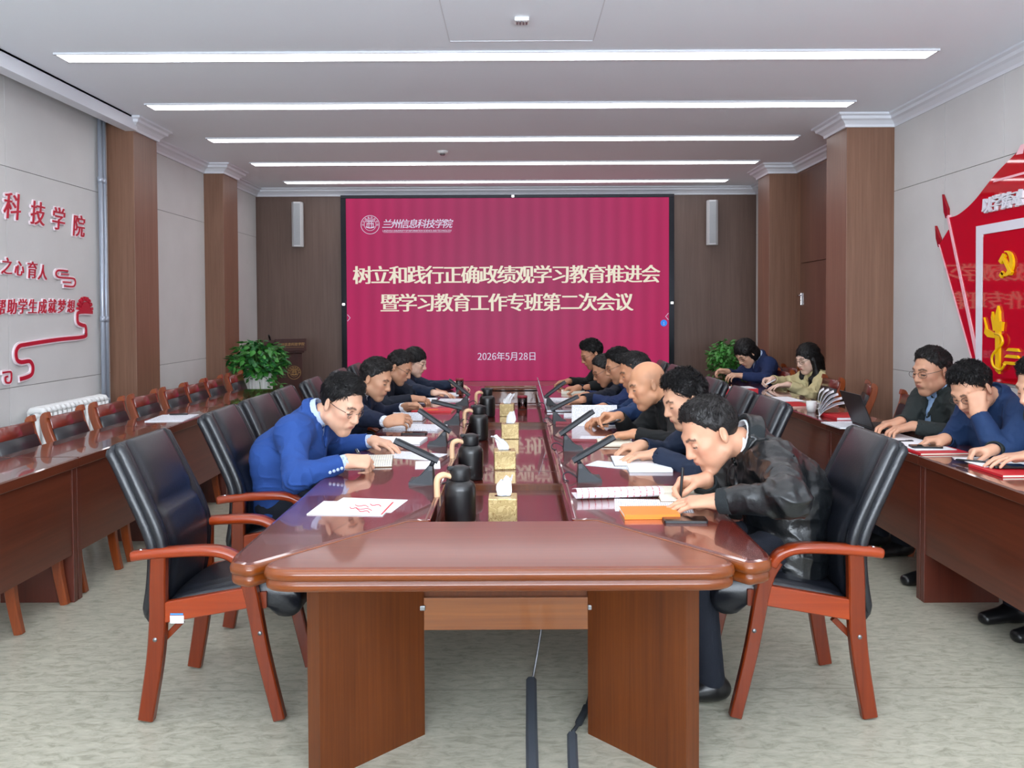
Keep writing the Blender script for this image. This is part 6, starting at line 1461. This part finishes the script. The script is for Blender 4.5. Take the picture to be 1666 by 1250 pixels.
person('man in dark zip jacket and dark-rimmed glasses, third on the left', (-1.18, 7.0), rad(-4), (-0.975, 6.93, 1.03), 27, -10, -3,
    {'R': (hp_(688, 650, HT), f, down(f, -20), 'relaxed', A((-0.2, -0.8, -0.6))), 'L': (A((-0.62, 7.15, HT)), fw(0.9, -0.3, -0.1), down(fw(0.9, -0.3, -0.1)), 'flat')},
    top='navy_dark', collar='zip', shirt=None, hair='short', hair_mat='hair_dark', skin=(200, 150, 122), vox=0.0065, glasses='glasses_black', seed=7, hs=1.06)
f = fw(0.97, 0.1, -0.05)
person('woman in dark navy jacket with tied hair and glasses, farthest on the left', (-1.12, 7.68), rad(-4), (-0.94, 7.70, 1.03), 16, -6, 0,
    {'R': (hp_(722, 640, HT), f, down(f), 'flat', A((-0.2, -0.7, -0.6))), 'L': (A((-0.52, 7.9, HT)), fw(0.9, -0.3, -0.1), down(fw(0.9, -0.3, -0.1)), 'flat')},
    top='navy_jacket', collar='zip', shirt=None, hair='tied', hair_mat='hair_black', skin=(232, 196, 178), vox=0.0065, glasses='glasses_black', seed=9, female=True, hs=1.04)
# right row, facing -x (left hand nearest the camera)
f = fw(-0.95, 0.1, -0.15); f2 = fw(-0.85, 0.3, -0.12)
r, tips, O = person('man in black leather jacket writing with a pen, nearest on the right', (1.07, 3.30), PI + rad(6), (0.782, 3.33, 1.003), 28, 8, 4,
    {'R': (hp_(1113, 786, HT + 0.015), f, down(f, -35), 'pen', A((0.3, 0.75, -0.5))), 'L': (hp_(1128, 818, HT), f2, down(f2, 10), 'flat', A((0.0, -0.9, -0.15)))},
    noff=(0.178, 0.028), top='leather_jacket', collar='leather', shirt='shirt_white', hair='short', hair_mat='hair_dark', skin=(212, 160, 134), vox=0.004, seed=11, hairlen=0.8, hs=1.13, build=1.05)
held_pen('black pen upright in the hand of the man in the leather jacket', tips, O, 1, (0.06, -0.05, 1.0), 0.15)
f = fw(-0.97, -0.1, -0.12)
person('young man in navy jacket with tousled black hair, second on the right', (1.14, 4.30), PI + rad(4), (0.838, 4.10, 1.055), 20, 8, 3,
    {'R': (hp_(1018, 728, HT), f, down(f), 'relaxed', A((0.2, 0.7, -0.6))), 'L': (hp_(1040, 741, HT), fw(-0.97, 0.12, -0.1), down(fw(-0.97, 0.12, -0.1)), 'flat', A((0.3, -0.8, -0.45)))},
    top='navy_jacket', collar='zip', shirt=None, hair='messy', hair_mat='hair_black', skin=(218, 170, 142), vox=0.005, seed=13, hairlen=1.3, hs=1.06)
f = fw(-0.97, -0.05, 0.05)
r, tips, O = person('bald man in black jacket raising a pen, third on the right', (1.12, 5.12), PI + rad(4), (0.79, 4.98, 1.052), 17, 4, 2,
    {'R': (hp_(985, 676, HT + 0.06), f, down(f, -20), 'pen', A((0.2, 0.6, -0.7))), 'L': (hp_(1008, 708, HT), fw(-0.97, 0.15, -0.1), down(fw(-0.97, 0.15, -0.1)), 'flat', A((0.3, -0.8, -0.45)))},
    top='black_jacket', collar='mandarin', shirt=None, hair='bald', skin=(218, 162, 128), vox=0.005, seed=15, hs=1.10, build=1.05)
held_pen('black pen held sideways by the bald man', tips, O, 1, (0.9, -0.1, 0.25), 0.15)
f = fw(-0.97, 0.05, -0.1)
person('man in navy coat with grey temples leaning past the bald man', (1.10, 5.82), PI + rad(3), (0.843, 5.86, 1.062), 17, 2, 2,
    {'R': (A((0.55, 6.0, HT)), f, down(f), 'relaxed', A((0.2, 0.7, -0.6))), 'L': (hp_(968, 684, HT), f, down(f), 'relaxed', A((0.3, -0.8, -0.4)))},
    top='navy_casual', collar='open', shirt='shirt_grey', hair='short', hair_mat='hair_dark', skin=(206, 148, 114), vox=0.0065, seed=17, hairlen=0.8, hs=1.08)
person('black-haired man in glasses and piped navy jacket, right row', (1.10, 6.6), PI + rad(3), (0.835, 6.68, 1.055), 19, 2, 0,
    {'R': (A((0.50, 6.85, HT)), f, down(f), 'relaxed', A((0.2, 0.7, -0.6))), 'L': (hp_(946, 650, HT), f, down(f), 'relaxed', A((0.3, -0.8, -0.4)))},
    top='navy_suit', collar='zip', shirt='shirt_white', hair='short', hair_mat='hair_black', skin=(206, 152, 120), vox=0.0065, glasses='glasses_black', seed=19, hairlen=1.1, hs=1.06)
person('man in glasses whose face peers out beyond the piped navy jacket wearer', (1.06, 7.28), PI + rad(3), (0.785, 7.30, 0.975), 26, 2, 0,
    {'R': (A((0.48, 7.5, HT)), f, down(f), 'relaxed', A((0.2, 0.7, -0.6))), 'L': (hp_(930, 652, HT), f, down(f), 'relaxed', A((0.3, -0.8, -0.4)))},
    top='navy_dark', collar='zip', shirt=None, hair='short', hair_mat='hair_dark', hairlen=0.5, skin=(202, 148, 118), vox=0.0075, glasses='glasses_metal', seed=21, hs=1.06)
person('man in black with swept-up hair and glasses, farthest on the right', (1.02, 7.95), PI + rad(8), (0.735, 8.0, 1.08), 24, 6, 0,
    {'R': (A((0.44, 8.2, HT)), f, down(f), 'relaxed', A((0.2, 0.7, -0.6))), 'L': (hp_(941, 632, HT), f, down(f), 'relaxed', A((0.3, -0.8, -0.4)))},
    top='black_jacket', collar='round', shirt=None, hair='messy', hair_mat='hair_black', skin=(196, 142, 112), vox=0.0075, glasses='glasses_metal', seed=23, hs=1.06)
# right wall desks, facing -x
f = fw(-0.9, -0.1, 0.1)
person('woman with bobbed black hair in navy suit reading at the far right desk', (2.64, 8.80), PI + rad(12), (2.43, 8.74, 1.045), 40, 10, 0,
    {'R': (A((2.12, 8.62, HT + 0.07)), f, down(f, -40), 'hold', A((0.2, 0.7, -0.6))), 'L': (A((2.22, 8.46, HT + 0.04)), f, down(f, 20), 'hold', A((0.3, -0.8, -0.4)))},
    top='navy_suit', collar='suit', shirt='shirt_lightblue', hair='bob', hair_mat='hair_black', skin=(226, 182, 158), vox=0.0065, glasses='glasses_metal', seed=25, female=True, hs=1.12)
f = fw(-0.95, -0.15, -0.1)
r, tips, O = person('woman with long wavy black hair in beige blouse writing at the right desk', (3.0, 8.16), PI + rad(12), (2.83, 8.03, 1.025), 16, 6, 0,
    {'R': (A((2.38, 7.94, HT + 0.03)), f, down(f, -30), 'pen', A((0.2, 0.7, -0.6))), 'L': (A((2.45, 7.72, HT)), fw(-0.95, 0.1, -0.1), down(f), 'flat', A((0.1, -0.4, -0.8)))},
    noff=(0.09, 0.13), top='beige_blouse', collar='blouse', shirt=None, hair='long', hair_mat='hair_black', skin=(238, 206, 192), vox=0.006, glasses='glasses_metal', seed=27, female=True, hs=1.10, wr=2.0)
held_pen('white pen in the hand of the long-haired woman', tips, O, 1, (0.8, -0.1, 0.45), 0.14, 'shirt_white')
f = fw(-0.95, 0.05, -0.18)
person('man in charcoal jacket and blue shirt typing on the black laptop', (2.66, 5.18), PI + rad(10), (2.54, 5.06, 1.12), 9, 6, 0,
    {'R': (hp_(1442, 690, HT + 0.02), f, down(f), 'type', A((0.2, 0.7, -0.6))), 'L': (hp_(1462, 697, HT + 0.01), fw(-0.95, 0.15, -0.18), down(f), 'type', A((0.3, -0.7, -0.5)))},
    top='charcoal', collar='open', shirt='shirt_blue', hair='short', hair_mat='hair_dark', skin=(206, 156, 130), vox=0.005, sneaker=True, glasses='glasses_metal', seed=29, hairlen=1.0, hs=1.10)
f = fw(-0.9, 0.1, -0.1); f2 = fw(0.05, 0.25, 1.0)
person('man in navy jacket resting his head on his hand at the right desk', (2.63, 4.44), PI + rad(8), (2.385, 4.33, 1.08), 33, 16, 6,
    {'R': (hp_(1512, 716, HT), f, down(f), 'relaxed', A((0.2, 0.7, -0.6))), 'L': (A((2.345, 4.215, 1.055)), f2, fw(-0.55, -0.8, 0.1), 'fist', A((-0.3, -0.6, -1.0)))},
    top='navy_casual', collar='mandarin', shirt=None, hair='messy', hair_mat='hair_black', skin=(216, 166, 140), vox=0.005, glasses='glasses_metal', seed=31, hairlen=1.0, hs=1.08, build=1.08)
f = fw(-0.93, 0.1, -0.12)
r, tips, O = person('man in dark grey top cut off by the right picture edge, holding a pen', (2.74, 3.86), PI + rad(6), (2.478, 3.90, 1.135), 20, 2, 0,
    {'R': (hp_(1586, 735, HT + 0.01), f, down(f, -20), 'pen', A((0.2, 0.7, -0.6))), 'L': (hp_(1645, 744, HT + 0.02), fw(-0.95, 0.1, -0.08), down(fw(-0.95, 0.1, -0.08)), 'flat', A((0.3, -0.8, -0.4)))},
    top='charcoal', collar='round', shirt=None, hair='messy', hair_mat='hair_black', skin=(216, 168, 144), vox=0.005, seed=33, hs=1.08)
held_pen('dark pen held by the man at the right picture edge', tips, O, 1, (0.75, 0.2, 0.35), 0.14)
# shoe seen under the right desk
